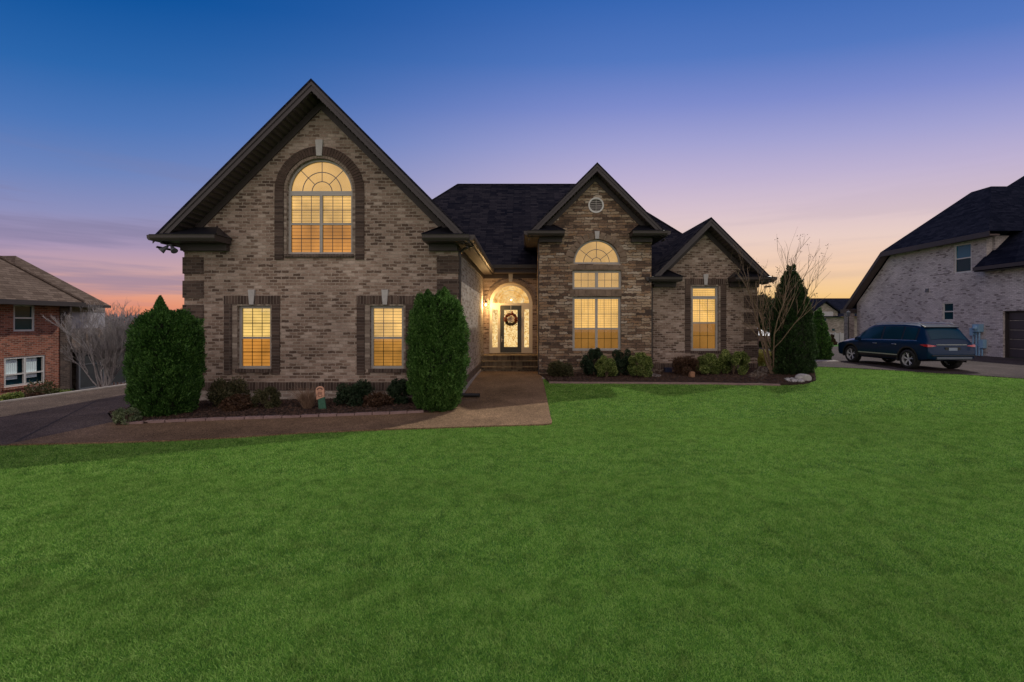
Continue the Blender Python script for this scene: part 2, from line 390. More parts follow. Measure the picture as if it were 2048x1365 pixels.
def blade_mat():
    t = NT('grass_blades'); g = t.n('NewGeometry'); p = g.outputs['Position']
    r = t.math('ADD', t.math('MULTIPLY', g.outputs['Random Per Island'], .45), t.math('MULTIPLY', t.noise(p, 4.0, 7, .78), .85))
    c = t.ramp(r, [(.30, (.034,.105,.015)), (.46, (.118,.278,.042)), (.64, (.21,.41,.072)), (.85, (.35,.52,.14))])
    big = t.ramp(t.noise(p, .35, 3, .6), [(.3, .78), (.7, 1.2)])
    c = t.mix(.5, c, big, 'MULTIPLY'); c = t.mix(1.0, c, t.ramp(t.noise(p, 3.2, 6, .8, .8), [(.34, .72), (.52, 1.03)]), 'MULTIPLY')
    d = t.n('BsdfPrincipled', {'Base Color': c, 'Roughness': .7, 'Specular IOR Level': .04}); tr = t.n('BsdfTranslucent', {'Color': c})
    return t.surf(t.n('MixShader', {0: .3, 1: d.outputs[0], 2: tr.outputs[0]}).outputs[0])
M['blade'] = blade_mat()
def lawn_mat():
    t = NT('turf_ground'); p = t.pos()
    r = t.math('ADD', t.math('MULTIPLY', t.noise(p, 45, 4, .8), .55), t.math('MULTIPLY', t.noise(p, 3.2, 6, .72), .5))
    c = t.ramp(r, [(.3, (.028,.085,.014)), (.52, (.066,.17,.028)), (.75, (.105,.235,.044))])
    big = t.ramp(t.noise(p, .35, 3, .6), [(.3, .78), (.7, 1.2)])
    c = t.mix(.5, c, big, 'MULTIPLY'); c = t.mix(1.0, c, t.ramp(t.noise(p, 3.2, 6, .8, .8), [(.34, .72), (.52, 1.03)]), 'MULTIPLY')
    return t.pbr(c, .9, t.bump(t.noise(p, 60, 4, .8), .9, .03), **{'Specular IOR Level': .1})
M['lawn'] = lawn_mat()
def aggregate(name, base, joints=True):
    t = NT(name); p = t.pos()
    v = t.n('TexVoronoi', {'Vector': p, 'Scale': 75}); c = t.ramp(t.n('SeparateColor', {0: v.outputs['Color']}).outputs[0], [(0, tuple(b*.45 for b in base)), (.5, base), (1, tuple(b*1.9 for b in base))])
    c = t.mix(1.0, c, t.ramp(t.noise(p, .6, 5, .65), [(.3, .60), (.7, 1.30)]), 'MULTIPLY')
    c = t.mix(1.0, c, t.ramp(t.noise(p, 6, 4, .7), [(.3, .85), (.7, 1.12)]), 'MULTIPLY')
    return t.pbr(c, .8, t.bump(v.outputs['Distance'], .6, .006), **{'Specular IOR Level': .08})
M['aggregate'] = aggregate('exposed_aggregate', (.18,.118,.070))
M['asphalt'] = aggregate('brushed_driveway', (.066,.052,.050))
def mulch():
    t = NT('dark_mulch'); p = t.pos()
    c = t.ramp(t.noise(p, 22, 5, .75), [(.3, (.010,.006,.004)), (.5, (.034,.018,.012)), (.72, (.10,.055,.038))])
    return t.pbr(c, .95, t.bump(t.noise(p, 30, 4, .8), 1, .05))
M['mulch'] = mulch()
M['chip'] = plain('bark_chip', (.075,.042,.028), .9, .5, 40)
M['edging'] = plain('dusty_rose_paver', (.24,.165,.15), .85, .25, 9, .4)
M['rock'] = plain('pale_limestone', (.34,.33,.32), .85, .3, 12, .6)
M['siding'] = plain('pale_grey_siding', (.40,.38,.42), .7)
M['porch_screen'] = plain('dark_insect_mesh', (.022,.026,.03), .6, .3, 2)
M['fence_wood'] = plain('weathered_fence_wood', (.14,.09,.08), .8, .25, 6)
M['soldier_dark'] = brick_mat('dark_soldier_course', [(0, (.040,.024,.018)), (.5, (.072,.046,.036)), (1, (.125,.085,.066))], (.20,.16,.13), bw=4.1, bh=.083, ms=.007, rot=R(90), offset=0, patch=.15)
M['rowlock_dark'] = brick_mat('dark_header_course', [(0, (.040,.024,.018)), (.5, (.072,.046,.036)), (1, (.125,.085,.066))], (.16,.13,.11), bw=4.1, bh=.083, ms=.006, offset=0, patch=.15)
M['rowlock_light'] = brick_mat('pale_header_course', [(0, (.14,.10,.08)), (.5, (.25,.2,.16)), (1, (.42,.35,.29))], (.28,.23,.19), bw=4.1, bh=.08, ms=.008, offset=0)
M['soldier_light'] = brick_mat('pale_soldier_course', [(0, (.14,.10,.08)), (.5, (.25,.2,.16)), (1, (.42,.35,.29))], (.28,.23,.19), bw=4.1, bh=.08, ms=.008, rot=R(90), offset=0)
YG, YB, YW, YD = 13.2, 18.3, 18.9, 21.3           # fronts of garage, stone bay, right wing, door wall
GX0, GX1, GXC = -9.47, -1.86, -5.66
BX0, BX1, BXC = .54, 4.87, 2.72
WX0, WX1, WXC = 5.09, 9.25, 7.12
house = root('brick_house', (-1, YG, 0), 'large tan brick and stone house with three steep front gables and glowing windows', 'house')
def part(name, mb, mat, parent=None, **k): return mk(name, mb, M[mat] if isinstance(mat, str) else mat, parent or house, **k)

def px_rect(a, b, c, d, Y):
    x0, z1 = P(a, b, Y); x1, z0 = P(c, d, Y); return x0, x1, z0, z1

# ---- windows -----------------------------------------------------------------
def bars(mb, xs, zs, x0, x1, z0, z1, y, w=.008):
    for x in xs: mb.box(x-w, x+w, y-.004, y+.004, z0, z1)
    for z in zs: mb.box(x0, x1, y-.0035, y+.0035, z-w, z+w)
def sash_window(T, x0, x1, z0, z1, parent, cols=1, transom=0, mats=('blind', 'blind_low'), fm='frame', fw=.065, grille=True, rail=.5, dark=False, depth=.09, curtains=False, skyglass=False):
    "double hung window(s) side by side; T maps local (x, depth, z) to the world"
    f = MB(T); g = MB(T); gl = MB(T); sc = MB(T); bl = MB(T); bl2 = MB(T)
    d = depth
    f.plate(rect(x0, x1, z0, z1), [], d, d+.001) if False else None
    holes = []; w = (x1-x0-(cols+1)*fw)/cols; zt_ = z1-transom
    zm = z0+fw+(zt_-z0-2*fw)*rail
    for c in range(cols):
        a = x0+fw+c*(w+fw); b = a+w
        holes += [rect(a, b, z0+fw, zm-.025), rect(a, b, zm+.025, zt_-fw)]
        gl.box(a-.01, b+.01, d+.052, d+.056, zm, zt_-fw+.01)
        sc.box(a-.01, b+.01, d+.036, d+.040, z0+fw-.01, zm)
        if grille:
            bars(g, [a+w/3, a+2*w/3], [(zm+zt_-fw)/2], a, b, zm, zt_-fw, d+.065)
            bars(g, [a+w/3, a+2*w/3], [(zm+z0+fw)/2], a, b, z0+fw, zm, d+.050)
    if transom:
        holes.append(rect(x0+fw, x1-fw, zt_+.03, z1-fw)); gl.box(x0+fw-.01, x1-fw+.01, d+.052, d+.056, zt_+.03, z1-fw+.01)
    f.plate(rect(x0, x1, z0, z1), holes, d, d+.075)
    # thin raised lip around each sash
    for h in holes:
        a, b, c, e = h[0][0], h[1][0], h[0][1], h[2][1]
        f.plate(rect(a-.018, b+.018, c-.018, e+.018), [rect(a+.004, b-.004, c+.004, e-.004)], d-.008, d+.03)
    win = part('window', f, fm, parent)
    if not curtains: part('pane', gl, ('glass_sky' if skyglass else 'glass_dark') if dark else 'glass', win); part('insect_screen', sc, 'glass_dark' if dark else 'screen', win)
    if grille: part('grille', g, 'muntin', win)
    if dark:
        bb = MB(T); bb.box(x0, x1, d+.16, d+.17, z0, z1); part('dark_pane', bb, 'glass_dark', win)
        if False: bb = MB(T); bb.box(x0+fw*.6, x1-fw*.6, d+.10, d+.12, zm, zt_-fw*.6); part('upper_pane', bb, 'glass_sky', win)
        if curtains:
            cu = MB(T)
            for c in range(cols):
                a = x0+fw+c*(w+fw); n = 14
                for k in range(n):
                    u0 = a+w*.72*k/n; u1 = a+w*.72*(k+1)/n
                    cu.face([(u0, d+.075+.012*(k%2), z0+.3), (u1, d+.075+.012*((k+1)%2), z0+.3), (u1, d+.075+.012*((k+1)%2), zt_-fw), (u0, d+.075+.012*(k%2), zt_-fw)])
            part('curtain', cu, 'curtain', win)
    else:
        bl.box(x0+.01, x1-.01, d+.13, d+.14, zm, z1-.01); part('blind', bl, mats[0], win)
        bl2.box(x0+.01, x1-.01, d+.14, d+.15, z0+.01, zm); part('lower_blind', bl2, mats[1], win)
    return win
def arch_window(T, x0, x1, z0, parent, mat='shade', fw=.06, rings=(.33, .64), d=.09, rays=(45, 90, 135)):
    r = (x1-x0)/2; c = (x0+x1)/2; f = MB(T)
    f.plate([(x0, z0)]+[(x1, z0)]+arc(c, z0+fw*.6, r, 0, 180, 32), [[(c-r+fw, z0+fw), (c+r-fw, z0+fw)]+arc(c, z0+fw*.6, r-fw, 4, 176, 30)], d, d+.075)
    win = part('arched_window', f, 'frame', parent)
    gl = MB(T); gl.plate([(x0+.02, z0+.02), (x1-.02, z0+.02)]+arc(c, z0+fw*.6, r-.03, 2, 178, 30), [], d+.05, d+.054); part('pane', gl, 'glass', win)
    g = MB(T)
    for k in rings:
        rr = (r-fw)*k; g.plate([(c+rr+.011, z0+fw)]+arc(c, z0+fw, rr+.011, 4, 176, 24)+[(c-rr-.011, z0+fw), (c-rr+.011, z0+fw)]+arc(c, z0+fw, rr-.011, 176, 4, 24)+[(c+rr-.011, z0+fw)], [], d+.06, d+.068)
    for a in rays:
        r0 = (r-fw)*rings[0]; ca, sa = math.cos(R(a)), math.sin(R(a)); p = (-sa*.010, ca*.010)
        g.plate([(c+ca*r0+p[0], z0+fw+sa*r0+p[1]), (c+ca*r0-p[0], z0+fw+sa*r0-p[1]), (c+ca*(r-fw*.8)-p[0], z0+fw+sa*(r-fw*.8)-p[1]), (c+ca*(r-fw*.8)+p[0], z0+fw+sa*(r-fw*.8)+p[1])], [], d+.0615, d+.0665)
    part('grille', g, 'muntin', win)
    b = MB(T); b.plate([(x0+.01, z0+.01), (x1-.01, z0+.01)]+arc(c, z0+fw*.6, r-.015, 2, 178, 30), [], d+.13, d+.14); part('blind', b, mat, win)
    return win
def keystone(T, xc, z0, z1, w0, w1, proud=.06):
    k = MB(T); k.plate([(xc-w0/2, z0), (xc+w0/2, z0), (xc+w1/2, z1), (xc-w1/2, z1)], [], -proud, .02)
    return part('keystone', k, 'keystone', bevel=.008)
def front(Y): return Matrix.Translation((0, Y, 0))

# ---- gable roofs ---------------------------------------------------------------
def gable(xc, half, zr, y0, y1, ywall, zf, ret, whalf, ze, returns=(1, 1)):
    "zr: ridge top, zf: soffit slab thickness, ret: (left, right) inner ends of the cornice returns, ze: gutter top"
    sh = MB(); t = .07
    o = half+.03
    sh.prism([(xc, zr), (xc-o, zr-o), (xc-o, zr-o-t), (xc, zr-t), (xc+o, zr-o-t), (xc+o, zr-o)][::-1], y0-.03, y1)
    part('roof', sh, 'shingle')
    h2 = half-.05
    sl = MB(); zc = ze-.06; dq = zr-zf-zc
    sl.prism([(xc, zr-t-.002), (xc-h2, zr-t-h2-.002), (xc-h2, zc), (xc-dq, zc), (xc, zr-zf), (xc+dq, zc), (xc+h2, zc), (xc+h2, zr-t-h2-.002)][::-1], y0+.03, y1-.05)
    # soffit battens seen from below along both rakes
    part('soffit', sl, 'soffit'); sl = MB()
    n = int(half*1.414/.16)
    for s in (-1, 1):
        for k in range(n):
            u = (k+.5)*half/n; x = xc+s*u; z = zr-zf-u; e = .018
            sl.prism([(x-e, z-s*(-e)*1-.0), (x+e, z+s*(-e)*1), (x+e-s*.02, z+s*(-e)-.022), (x-e-s*.02, z+s*e-.022)][::(1 if s > 0 else 1)], y0+.04, ywall-.03)
    part('soffit_batten', sl, 'trim_dark')
    fa = MB(); hf = half
    zc = ze-.06; dq = zr-.32-zc
    fa.prism([(xc, zr-t), (xc-hf, zr-t-hf), (xc-hf, zc), (xc-dq, zc), (xc, zr-.32), (xc+dq, zc), (xc+hf, zc), (xc+hf, zr-t-hf)][::-1], y0, y0+.035)
    fa.prism([(xc, zr-t-.004), (xc-hf, zr-t-hf-.004), (xc-hf, zr-hf-.17), (xc, zr-.17), (xc+hf, zr-hf-.17), (xc+hf, zr-t-hf-.004)][::-1], y0-.022, y0-.001)
    part('rake_fascia', fa, 'fascia')
    fr = MB(); hw = whalf+.01
    fr.prism([(xc, zr-zf-.002), (xc-hw, zr-zf-hw), (xc-hw, zr-zf-hw-.26), (xc, zr-zf-.26), (xc+hw, zr-zf-hw-.26), (xc+hw, zr-zf-hw)][::-1], ywall-.045, ywall-.003)
    part('frieze_board', fr, 'trim_dark')
    for i, s in enumerate((-1, 1)):
        xo = xc+s*(half-.05); xi = ret[i]; a, b = min(xo, xi), max(xo, xi)
        # moulded gutter front of the return, its boxed soffit and its small hipped metal roof
        g = MB(); yf = y0-.06
        g.M = Matrix.Translation((0, 0, 0))
        prof = [(0, 0), (.10, 0), (.14, .05), (.15, .11), (.165, .14), (0, .14)]
        pts0 = [(a if s > 0 else a-p[0]*.3, yf-p[0]*.6, ze-.14+p[1]) for p in prof]; pts1 = [(b+p[0]*.3 if s > 0 else b, yf-p[0]*.6, ze-.14+p[1]) for p in prof]
        for k in range(6):
            q = (k+1) % 6; g.face([pts0[k], pts1[k], pts1[q], pts0[q]])
        g.face(pts0[::-1]); g.face(pts1)
        g.box(a+.002, b-.002, yf, ywall-.02, ze-.16, ze-.002)
        part('cornice_return', g, 'gutter')
        bx = MB(); bx.box(a+.06 if s > 0 else max(a, xc-whalf), b-.06 if s < 0 else min(b, xc+whalf), ywall-.16, ywall-.004, ze-.34, ze-.155); part('return_soffit', bx, 'trim_dark')
        r_ = MB(); zt1 = ze+.50 if zr-whalf > ze+.75 else ze+.36; yy = y0+.04
        inn = xi; out = xc+s*(half-.10)
        A = (out, yf-.05, ze+.004); B = (inn-s*.02, yf-.05, ze+.004); C = (inn-s*.02, ywall+.05, ze+.004); D = (out, ywall+.05, ze+.004)
        tp0 = (xc+s*min(whalf, zr-.34-zt1), ywall+.04, zt1); tp1 = (inn+s*.42, ywall+.04, zt1)
        r_.face([A, B, tp1, tp0]); r_.face([B, C, tp1]); r_.face([A, tp0, D]); r_.face([A, D, C, B])
        # ridge cap on its hip
        r_.tube([(B[0], B[1], B[2]+.01), (tp1[0], tp1[1]-.03, tp1[2]+.01)], .018, n=5)
        part('return_roof', r_, 'metal_roof', fix=False)
        # eave running back: gutter, level soffit
        xe = xc+s*half
        ge = MB(); ge.prism([(xe-s*.02, ze-.14), (xe+s*.08, ze-.14), (xe+s*.12, ze-.09), (xe+s*.13, ze-.0), (xe-s*.02, ze-.0)], y0-.06, y1-.3); part('gutter', ge, 'gutter')
        le = MB(); xw = xc+s*whalf; p, q = min(xe, xw), max(xe, xw)
        le.box(p, q, ywall-.3, y1-.3, ze-.18, ze-.145); le.box(min(xw, xw+s*.03), max(xw, xw+s*.03), ywall+.002, y1-.3, ze-.36, ze-.181)
        part('eave_soffit', le, 'trim_dark')

def gwall(xc, wh, zr, zf): return zr-zf-.01     # wall apex under the soffit
# --- garage block ---
gz = 8.71
gr = px_rect(574, 317, 705, 509, YG)
ax0, ax1 = gr[0], gr[1]; az0 = gr[2]; azs = P(0, 383, YG)[1]
lw = px_rect(475, 612, 542, 738, YG); rw = px_rect(740, 612, 807, 738, YG)
half = (GX1-GX0)/2; gxc = (GX0+GX1)/2
top = gz-.33
w = MB(front(YG))
w.plate([(GX0, -.4), (GX1, -.4), (GX1, top-half), (gxc, top), (GX0, top-half)], [archpoly(ax0, ax1, az0, azs)[:], rect(*lw), rect(*rw)], 0, .28)
part('garage_wall', w, 'brick')
w = MB(); w.box(GX1-.28, GX1, YG+.281, YD+.28, -.4, 4.62); part('side_wall', w, 'brick_light')
w = MB(); w.box(GX0, GX0+.28, YG+.281, 27, -.4, 4.62); part('side_wall', w, 'brick')
gable(gxc, 4.2, gz, 12.6, 25.5, YG, .30, (P(436,0,12.6)[0], P(846,0,12.6)[0]), half, 4.56)
# big arched window with two double hung sashes below
T = front(YG)
arch_window(T, ax0, ax1, azs-.03, house, 'shade')
sash_window(T, ax0, ax1, az0, azs-.031, house, cols=2, mats=('blind', 'blind_low'))
sash_window(T, *lw, house, mats=('blind_bright', 'blind_low'), rail=.49)
sash_window(T, *rw, house, mats=('blind', 'blind'), rail=.49)
def ring(name, T, c, z, r0, r1, mat, a0=0, a1=180, n=34, y0=-.03, y1=.01, gap=.006, skip=None):
    m = MB(T)
    for k in range(n):
        p = a0+(a1-a0)*k/n; q = a0+(a1-a0)*(k+1)/n; g = math.degrees(gap/r1)
        if skip and skip[0] < (p+q)/2 < skip[1]: continue
        pr = random.uniform(-.004, .004)
        m.plate([(c+r0*math.cos(R(p+g)), z+r0*math.sin(R(p+g))), (c+r1*math.cos(R(p+g)), z+r1*math.sin(R(p+g))), (c+r1*math.cos(R(q-g)), z+r1*math.sin(R(q-g))), (c+r0*math.cos(R(q-g)), z+r0*math.sin(R(q-g)))], [], y0+pr, y1)
    return part(name, m, mat)
pd = plain('dark_arch_brick', (.068,.043,.033), .9, .45, 5, .5); pl = plain('pale_arch_brick', (.22,.17,.135), .9, .45, 6, .5)
M['arch_dark'] = pd; M['arch_light'] = pl
ac = (ax0+ax1)/2; ro, ri, rn = 1.24, 1.0, (ax1-ax0)/2+.004
ring('window_arch', T, ac, azs, ri, ro, 'arch_dark', n=44, y0=-.035)
ring('window_inner_arch', T, ac, azs, rn, ri-.006, 'arch_light', n=40, y0=-.015)
for s in (-1, 1):
    m = MB(T); a, b = ac+s*ri, ac+s*ro; m.box(min(a,b), max(a,b), -.035, .01, P(0,520,YG)[1], azs-.002); part('window_surround', m, 'rowlock_dark')
    m = MB(T); a, b = ac+s*rn, ac+s*(ri-.008); m.box(min(a,b), max(a,b), -.015, .01, az0-.03, azs-.002); part('window_inner_surround', m, 'rowlock_light')
m = MB(T); m.box(ac-rn-.05, ac+rn+.05, -.06, .10, az0-.09, az0-.002); part('window_sill', m, 'soldier_dark')
keystone(T, ac, azs+ri-.03, P(0,281,YG)[1], .15, .21)
def surround(T, wx, o, zb, kz, lead=True):
    "dark brick frame around a ground floor window; o = outer rect"
    x0, x1, z0, z1 = wx; a, b, c, d = o; bw = .215
    for q in ((a, a+bw), (b-bw, b)):
        m = MB(T); m.box(q[0], q[1], -.03, .01, c, d-.23); part('window_surround', m, 'rowlock_dark')
    m = MB(T); m.box(a, b, -.034, .01, d-.228, d); part('window_head', m, 'soldier_dark')
    for q in ((a+bw+.003, x0-.003), (x1+.003, b-bw-.003)):
        m = MB(T); m.box(q[0], q[1], -.012, .01, z0-.002, d-.232); part('window_inner_surround', m, 'rowlock_light')
    m = MB(T); m.box(x0-.001, x1+.001, -.014, .01, z1+.003, d-.231); part('window_inner_head', m, 'soldier_light')
    m = MB(T); m.box(x0-.04, x1+.06, -.05, .09, z0-.10, z0-.003); part('window_sill', m, 'soldier_dark')
    keystone(T, (a+b)/2, d-.25, kz, .12, .19)
def R4(a, b, c, d, Y):
    x0, x1, z0, z1 = px_rect(a, b, c, d, Y); return (x0, x1, z0, z1)
surround(T, lw, R4(449, 592, 560, 749, YG), 0, P(0,580,YG)[1])
surround(T, rw, R4(714, 592, 827, 749, YG), 0, P(0,580,YG)[1])
# base courses
m = MB(T); m.box(GX0-.02, GX1+.025, -.035, .01, P(0,781,YG)[1], P(0,765,YG)[1]); part('base_course', m, 'soldier_dark')
m = MB(T); m.box(GX0-.01, GX1+.012, -.018, .01, -.3, P(0,781.2,YG)[1]); part('foundation', m, 'brick_light')
m = MB(); m.box(GX1-.01, GX1+.028, YG+.011, YD-.95, .32, .56); part('side_base_course', m, 'soldier_dark')
m = MB(); m.box(GX1-.01, GX1+.055, YG+.011, YD-.95, -.3, .318); part('side_base', m, 'concrete')
def quoins(X, w, pxs, Y, s):
    for (t_, b_) in pxs:
        z1 = P(0, t_, Y)[1]; z0 = P(0, b_, Y)[1]
        m = MB(front(Y)); a, b = (X-.03, X+w) if s < 0 else (X-w, X+.03)
        m.box(a, b, -.03, .30, z0, z1); q = part('quoin', m, 'brick_dark')
quoins(GX0, .54, [(515,548), (562,596), (610,644), (658,691), (705,738)], YG, -1)
quoins(GX1, .58, [(513,547), (559,592), (606,640), (654,687), (702,735)], YG, 1)
# corner downspout on the garage
def downspout(x, y, z0, z1, w=.045):
    m = MB(); m.box(x-w, x+w, y-.07, y-.004, z0, z1)
    m.tube([(x, y-.03, z1-.02), (x, y-.20, z1+.16), (x, y-.32, z1+.24)], .04, n=6)
    for k in range(3): m.box(x-w-.012, x+w+.012, y-.078, y-.002, z0+.3+(z1-z0-.5)*k/2, z0+.34+(z1-z0-.5)*k/2)
    return part('downspout', m, 'gutter')
m = MB(); m.box(GX1+.002, GX1+.075, YG+.06, YG+.15, .1, 4.2); m.tube([(GX1+.04, YG+.1, 4.18), (GX1+.16, YG+.1, 4.3), (GX1+.42, YG+.1, 4.40)], .04, n=6); part('downspout', m, 'gutter')
# twin flood lamp under the left eave
m = MB(); ex, ez = -9.56, 4.31
m.lathe([(.001,.03), (.07,.03), (.07,0), (.001,0)], (ex, 12.8, ez), 16)
fl = part('flood_lamp', m, 'steel_grey')
for s, hx in ((-1, -.12), (1, .10)):
    h = MB(); h.M = Matrix.Translation((ex+s*.05, 12.78, ez-.01)) @ Matrix.Rotation(R(-42)*s, 4, 'Y') @ Matrix.Rotation(R(-20), 4, 'X')
    h.lathe([(.001, .02), (.03, .0), (.045, -.08), (.075, -.17), (.085, -.21), (.08, -.212), (.001, -.20)], (0, 0, 0), 18)
    part('lamp_head', h, 'steel_grey', fl, smooth=True)

# --- stone bay ---
T = front(YB)
bw_ = px_rect(1145, 594, 1242, 702, YB); tw = px_rect(1145, 541, 1243, 579, YB)
hx = px_rect(1147, 480, 1241, 528, YB); bh = (BX1-BX0)/2; bxc = (BX0+BX1)/2
hw0, hw1, hz0 = hx[0], hx[1], hx[2]
vc = P(1192, 411, YB); vr = .30
w = MB(T); top = 8.24-.33
w.plate([(BX0, -.4), (BX1, -.4), (BX1, top-bh), (bxc, top), (BX0, top-bh)], [rect(*bw_), rect(*tw), [(hw0, hz0), (hw1, hz0)]+arc((hw0+hw1)/2, hz0+.036, (hw1-hw0)/2, 0, 180, 24), arc(vc[0], vc[1], vr-.03, 0, 348, 29)], 0, .28)
part('stone_wall', w, 'stone')
for x in (BX0, BX1-.28):
    w = MB(); w.box(x, x+.28, YB+.281, YD+.1, -.4, 5.72); part('stone_side_wall', w, 'stone')
gable(bxc, 2.62, 8.24, 17.8, 24.2, YB, .30, (P(1129,0,17.8)[0], P(1264,0,17.8)[0]), bh, 5.66)
arch_window(T, hw0, hw1, hz0, house, 'shade', fw=.07, rings=(.22, .60), rays=(38, 90, 142))
sash_window(T, *bw_, house, cols=2, mats=('crosshatch', 'shade'), rail=.40, fw=.085)
f = MB(T); fw = .085; mid = (tw[0]+tw[1])/2
hs = [rect(tw[0]+fw, mid-fw*.65, tw[2]+fw, tw[3]-fw), rect(mid+fw*.65, tw[1]-fw, tw[2]+fw, tw[3]-fw)]
f.plate(rect(*tw), hs, .09, .165); win = part('transom_window', f, 'frame')
g = MB(T); gl = MB(T)
for h in hs:
    a, b, c, e = h[0][0], h[1][0], h[0][1], h[2][1]; bars(g, [a+(b-a)/3, a+2*(b-a)/3], [(c+e)/2], a, b, c, e, .155); gl.box(a-.01, b+.01, .14, .144, c-.01, e+.01)
part('grille', g, 'muntin', win); part('pane', gl, 'glass', win)
b = MB(T); b.box(tw[0]+.01, tw[1]-.01, .22, .23, tw[2]+.01, tw[3]-.01); part('blind', b, 'shade', win)
keystone(T, (hw0+hw1)/2, hz0+.036+(hw1-hw0)/2+.01, P(0,463,YB)[1], .14, .19, .05)
# rough voussoirs over the half round window
m = MB(T); c = (hw0+hw1)/2; r = (hw1-hw0)/2
for k in range(15):
    p, q = 180*k/15+1, 180*(k+1)/15-1
    ro_ = r+random.uniform(.24, .34)
    m.plate([(c+(r+.01)*math.cos(R(p)), hz0+.036+(r+.01)*math.sin(R(p))), (c+ro_*math.cos(R(p)), hz0+.036+ro_*math.sin(R(p))), (c+ro_*math.cos(R(q)), hz0+.036+ro_*math.sin(R(q))), (c+(r+.01)*math.cos(R(q)), hz0+.036+(r+.01)*math.sin(R(q)))], [], -.012-random.uniform(0, .02), .01)
M['voussoir'] = plain('split_stone_block', (.20,.145,.105), .9, .5, 3.2, .7)
part('stone_arch', m, 'voussoir')
for (za, zb) in ((tw[3]+.02, hz0-.04), (bw_[3]+.02, tw[2]-.02)):
    x = bw_[0]-.1; m = MB(T)
    while x < bw_[1]:
        l = random.uniform(.16, .34); m.box(x, min(x+l-.012, bw_[1]+.1), -.012-random.uniform(0,.015), .01, za, zb); x += l
    part('stone_lintel', m, 'voussoir')
f = MB(T); f.plate(arc(vc[0], vc[1], vr, 0, 348, 29), [arc(vc[0], vc[1], vr-.055, 0, 348, 29)], -.03, .06); v = part('round_vent', f, 'frame_white')
sl = MB(T)
for k in range(7):
    z = vc[1]-vr+.09+k*.07; hwid = math.sqrt(max(0, (vr-.05)**2-(z-vc[1])**2))
    sl.face([(vc[0]-hwid, -.01, z-.02), (vc[0]+hwid, -.01, z-.02), (vc[0]+hwid, .05, z+.035), (vc[0]-hwid, .05, z+.035)])
sl.box(vc[0]-.01, vc[0]+.01, -.02, .0, vc[1]-vr+.05, vc[1]+vr-.05)
part('louver', sl, 'frame', v); d = MB(T); d.box(vc[0]-vr+.02, vc[0]+vr-.02, .09, .10, vc[1]-vr+.02, vc[1]+vr-.02); part('vent_backing', d, 'dark_inside', v)
m = MB(); m.box(BX0-.035, BX0-.002, YB+.03, YB+.12, .1, 5.3); part('downspout', m, 'gutter')

# --- right wing ---
T = front(YW); ww = px_rect(1383, 573, 1437, 702, YW); wh = (WX1-WX0)/2; wxc = (WX0+WX1)/2
w = MB(T); top = 6.30-.33
w.plate([(WX0, -.3), (WX1, -.3), (WX1, top-wh), (wxc, top), (WX0, top-wh)], [rect(*ww)], 0, .28)
part('wing_wall', w, 'brick')
w = MB(); w.box(WX1-.28, WX1, YW+.281, 29, -.3, 3.9); part('wing_side_wall', w, 'brick')
w = MB(); w.box(BX1+.001, WX0+.3, YW+.02, YW+.2, -.3, 3.8); part('return_wall', w, 'brick')
gable(wxc, 2.40, 6.30, 18.3, 23.5, YW, .30, (P(1363,0,18.3)[0], P(1468,0,18.3)[0]), wh, 3.99)
sash_window(T, *ww, house, transom=.42, mats=('crosshatch', 'shade'), rail=.52, fw=.08)
surround(T, ww, R4(1370, 558, 1452, 706, YW), 0, P(0,549,YW)[1])
quoins(WX1, .54, [(592,616), (625,649), (658,681), (691,715)], YW, 1)
m = MB(T); m.box(WX0+.02, WX1+.02, -.03, .01, P(0,738,YW)[1], P(0,727,YW)[1]); part('base_course', m, 'soldier_dark')
downspout(BX1+.14, YW-.01, .3, 3.6)
m = MB(T); a = px_rect(1327, 735, 1353, 752, YW); m.box(a[0], a[1], -.22, .0, .25, a[3]); m.box(a[0]+.03, a[1]-.03, -.235, -.221, .3, a[3]-.04); part('crawlspace_cover', m, plain('navy_enamel', (.012,.018,.05), .5))
m = MB(T); a = px_rect(1345, 722, 1351, 731, YW); m.box(a[0], a[1], -.03, .0, a[2], a[3]); part('wall_vent', m, 'black')

# --- door wall with recessed entry ---
T = front(YD); ox0, oz1 = P(974, 562, YD); ox1, _ = P(1069, 0, YD); ocx = (ox0+ox1)/2; orr = (ox1-ox0)/2
zs = P(0, 609, YD)[1]; zf_ = .84
w = MB(T); w.plate([(GX1-.1, -.3), (BX0+.1, -.3), (BX0+.1, 4.7), (GX1-.1, 4.7)], [[(ox0+.09, zf_-.05), (ox1-.09, zf_-.05)]+arc(ocx, zs, orr-.09, 0, 180, 32)], 0, .32)
part('entry_wall', w, 'brick')
ring('entry_arch', T, ocx, zs, orr-.088, orr+.09, 'arch_light', n=40, y0=-.03)
keystone(T, ocx, zs+orr-.06, P(0,547,YD)[1], .15, .2, .06)
# white frame with sidelights and half round transom
dz = .09+.16; fx0, fx1 = P(980.6,0,YD)[0], P(1063,0,YD)[0]; fr = (fx1-fx0)/2; fc = (fx0+fx1)/2
dx0, dx1 = P(1000,0,YD)[0], P(1042.8,0,YD)[0]; zdt = P(0,611,YD)[1]
sl_l = (P(984,0,YD)[0], P(995,0,YD)[0]); sl_r = (P(1048.5,0,YD)[0], P(1058,0,YD)[0]); sz = (P(0,695.5,YD)[1], P(0,619,YD)[1])
f = MB(T); f.plate([(ox0+.05, zf_), (ox1-.05, zf_)]+arc(fc, zs, (ox1-ox0)/2-.05, 0, 180, 32),
  [rect(dx0, dx1, zf_+.03, zdt), rect(*sl_l, *sz), rect(*sl_r, *sz), [(fx0+.1, zs+.06), (fx1-.1, zs+.06)]+arc(fc, zs+.02, fr-.10, 4, 176, 30)], .17, .27)
ef = part('door_surround', f, 'frame_cream')
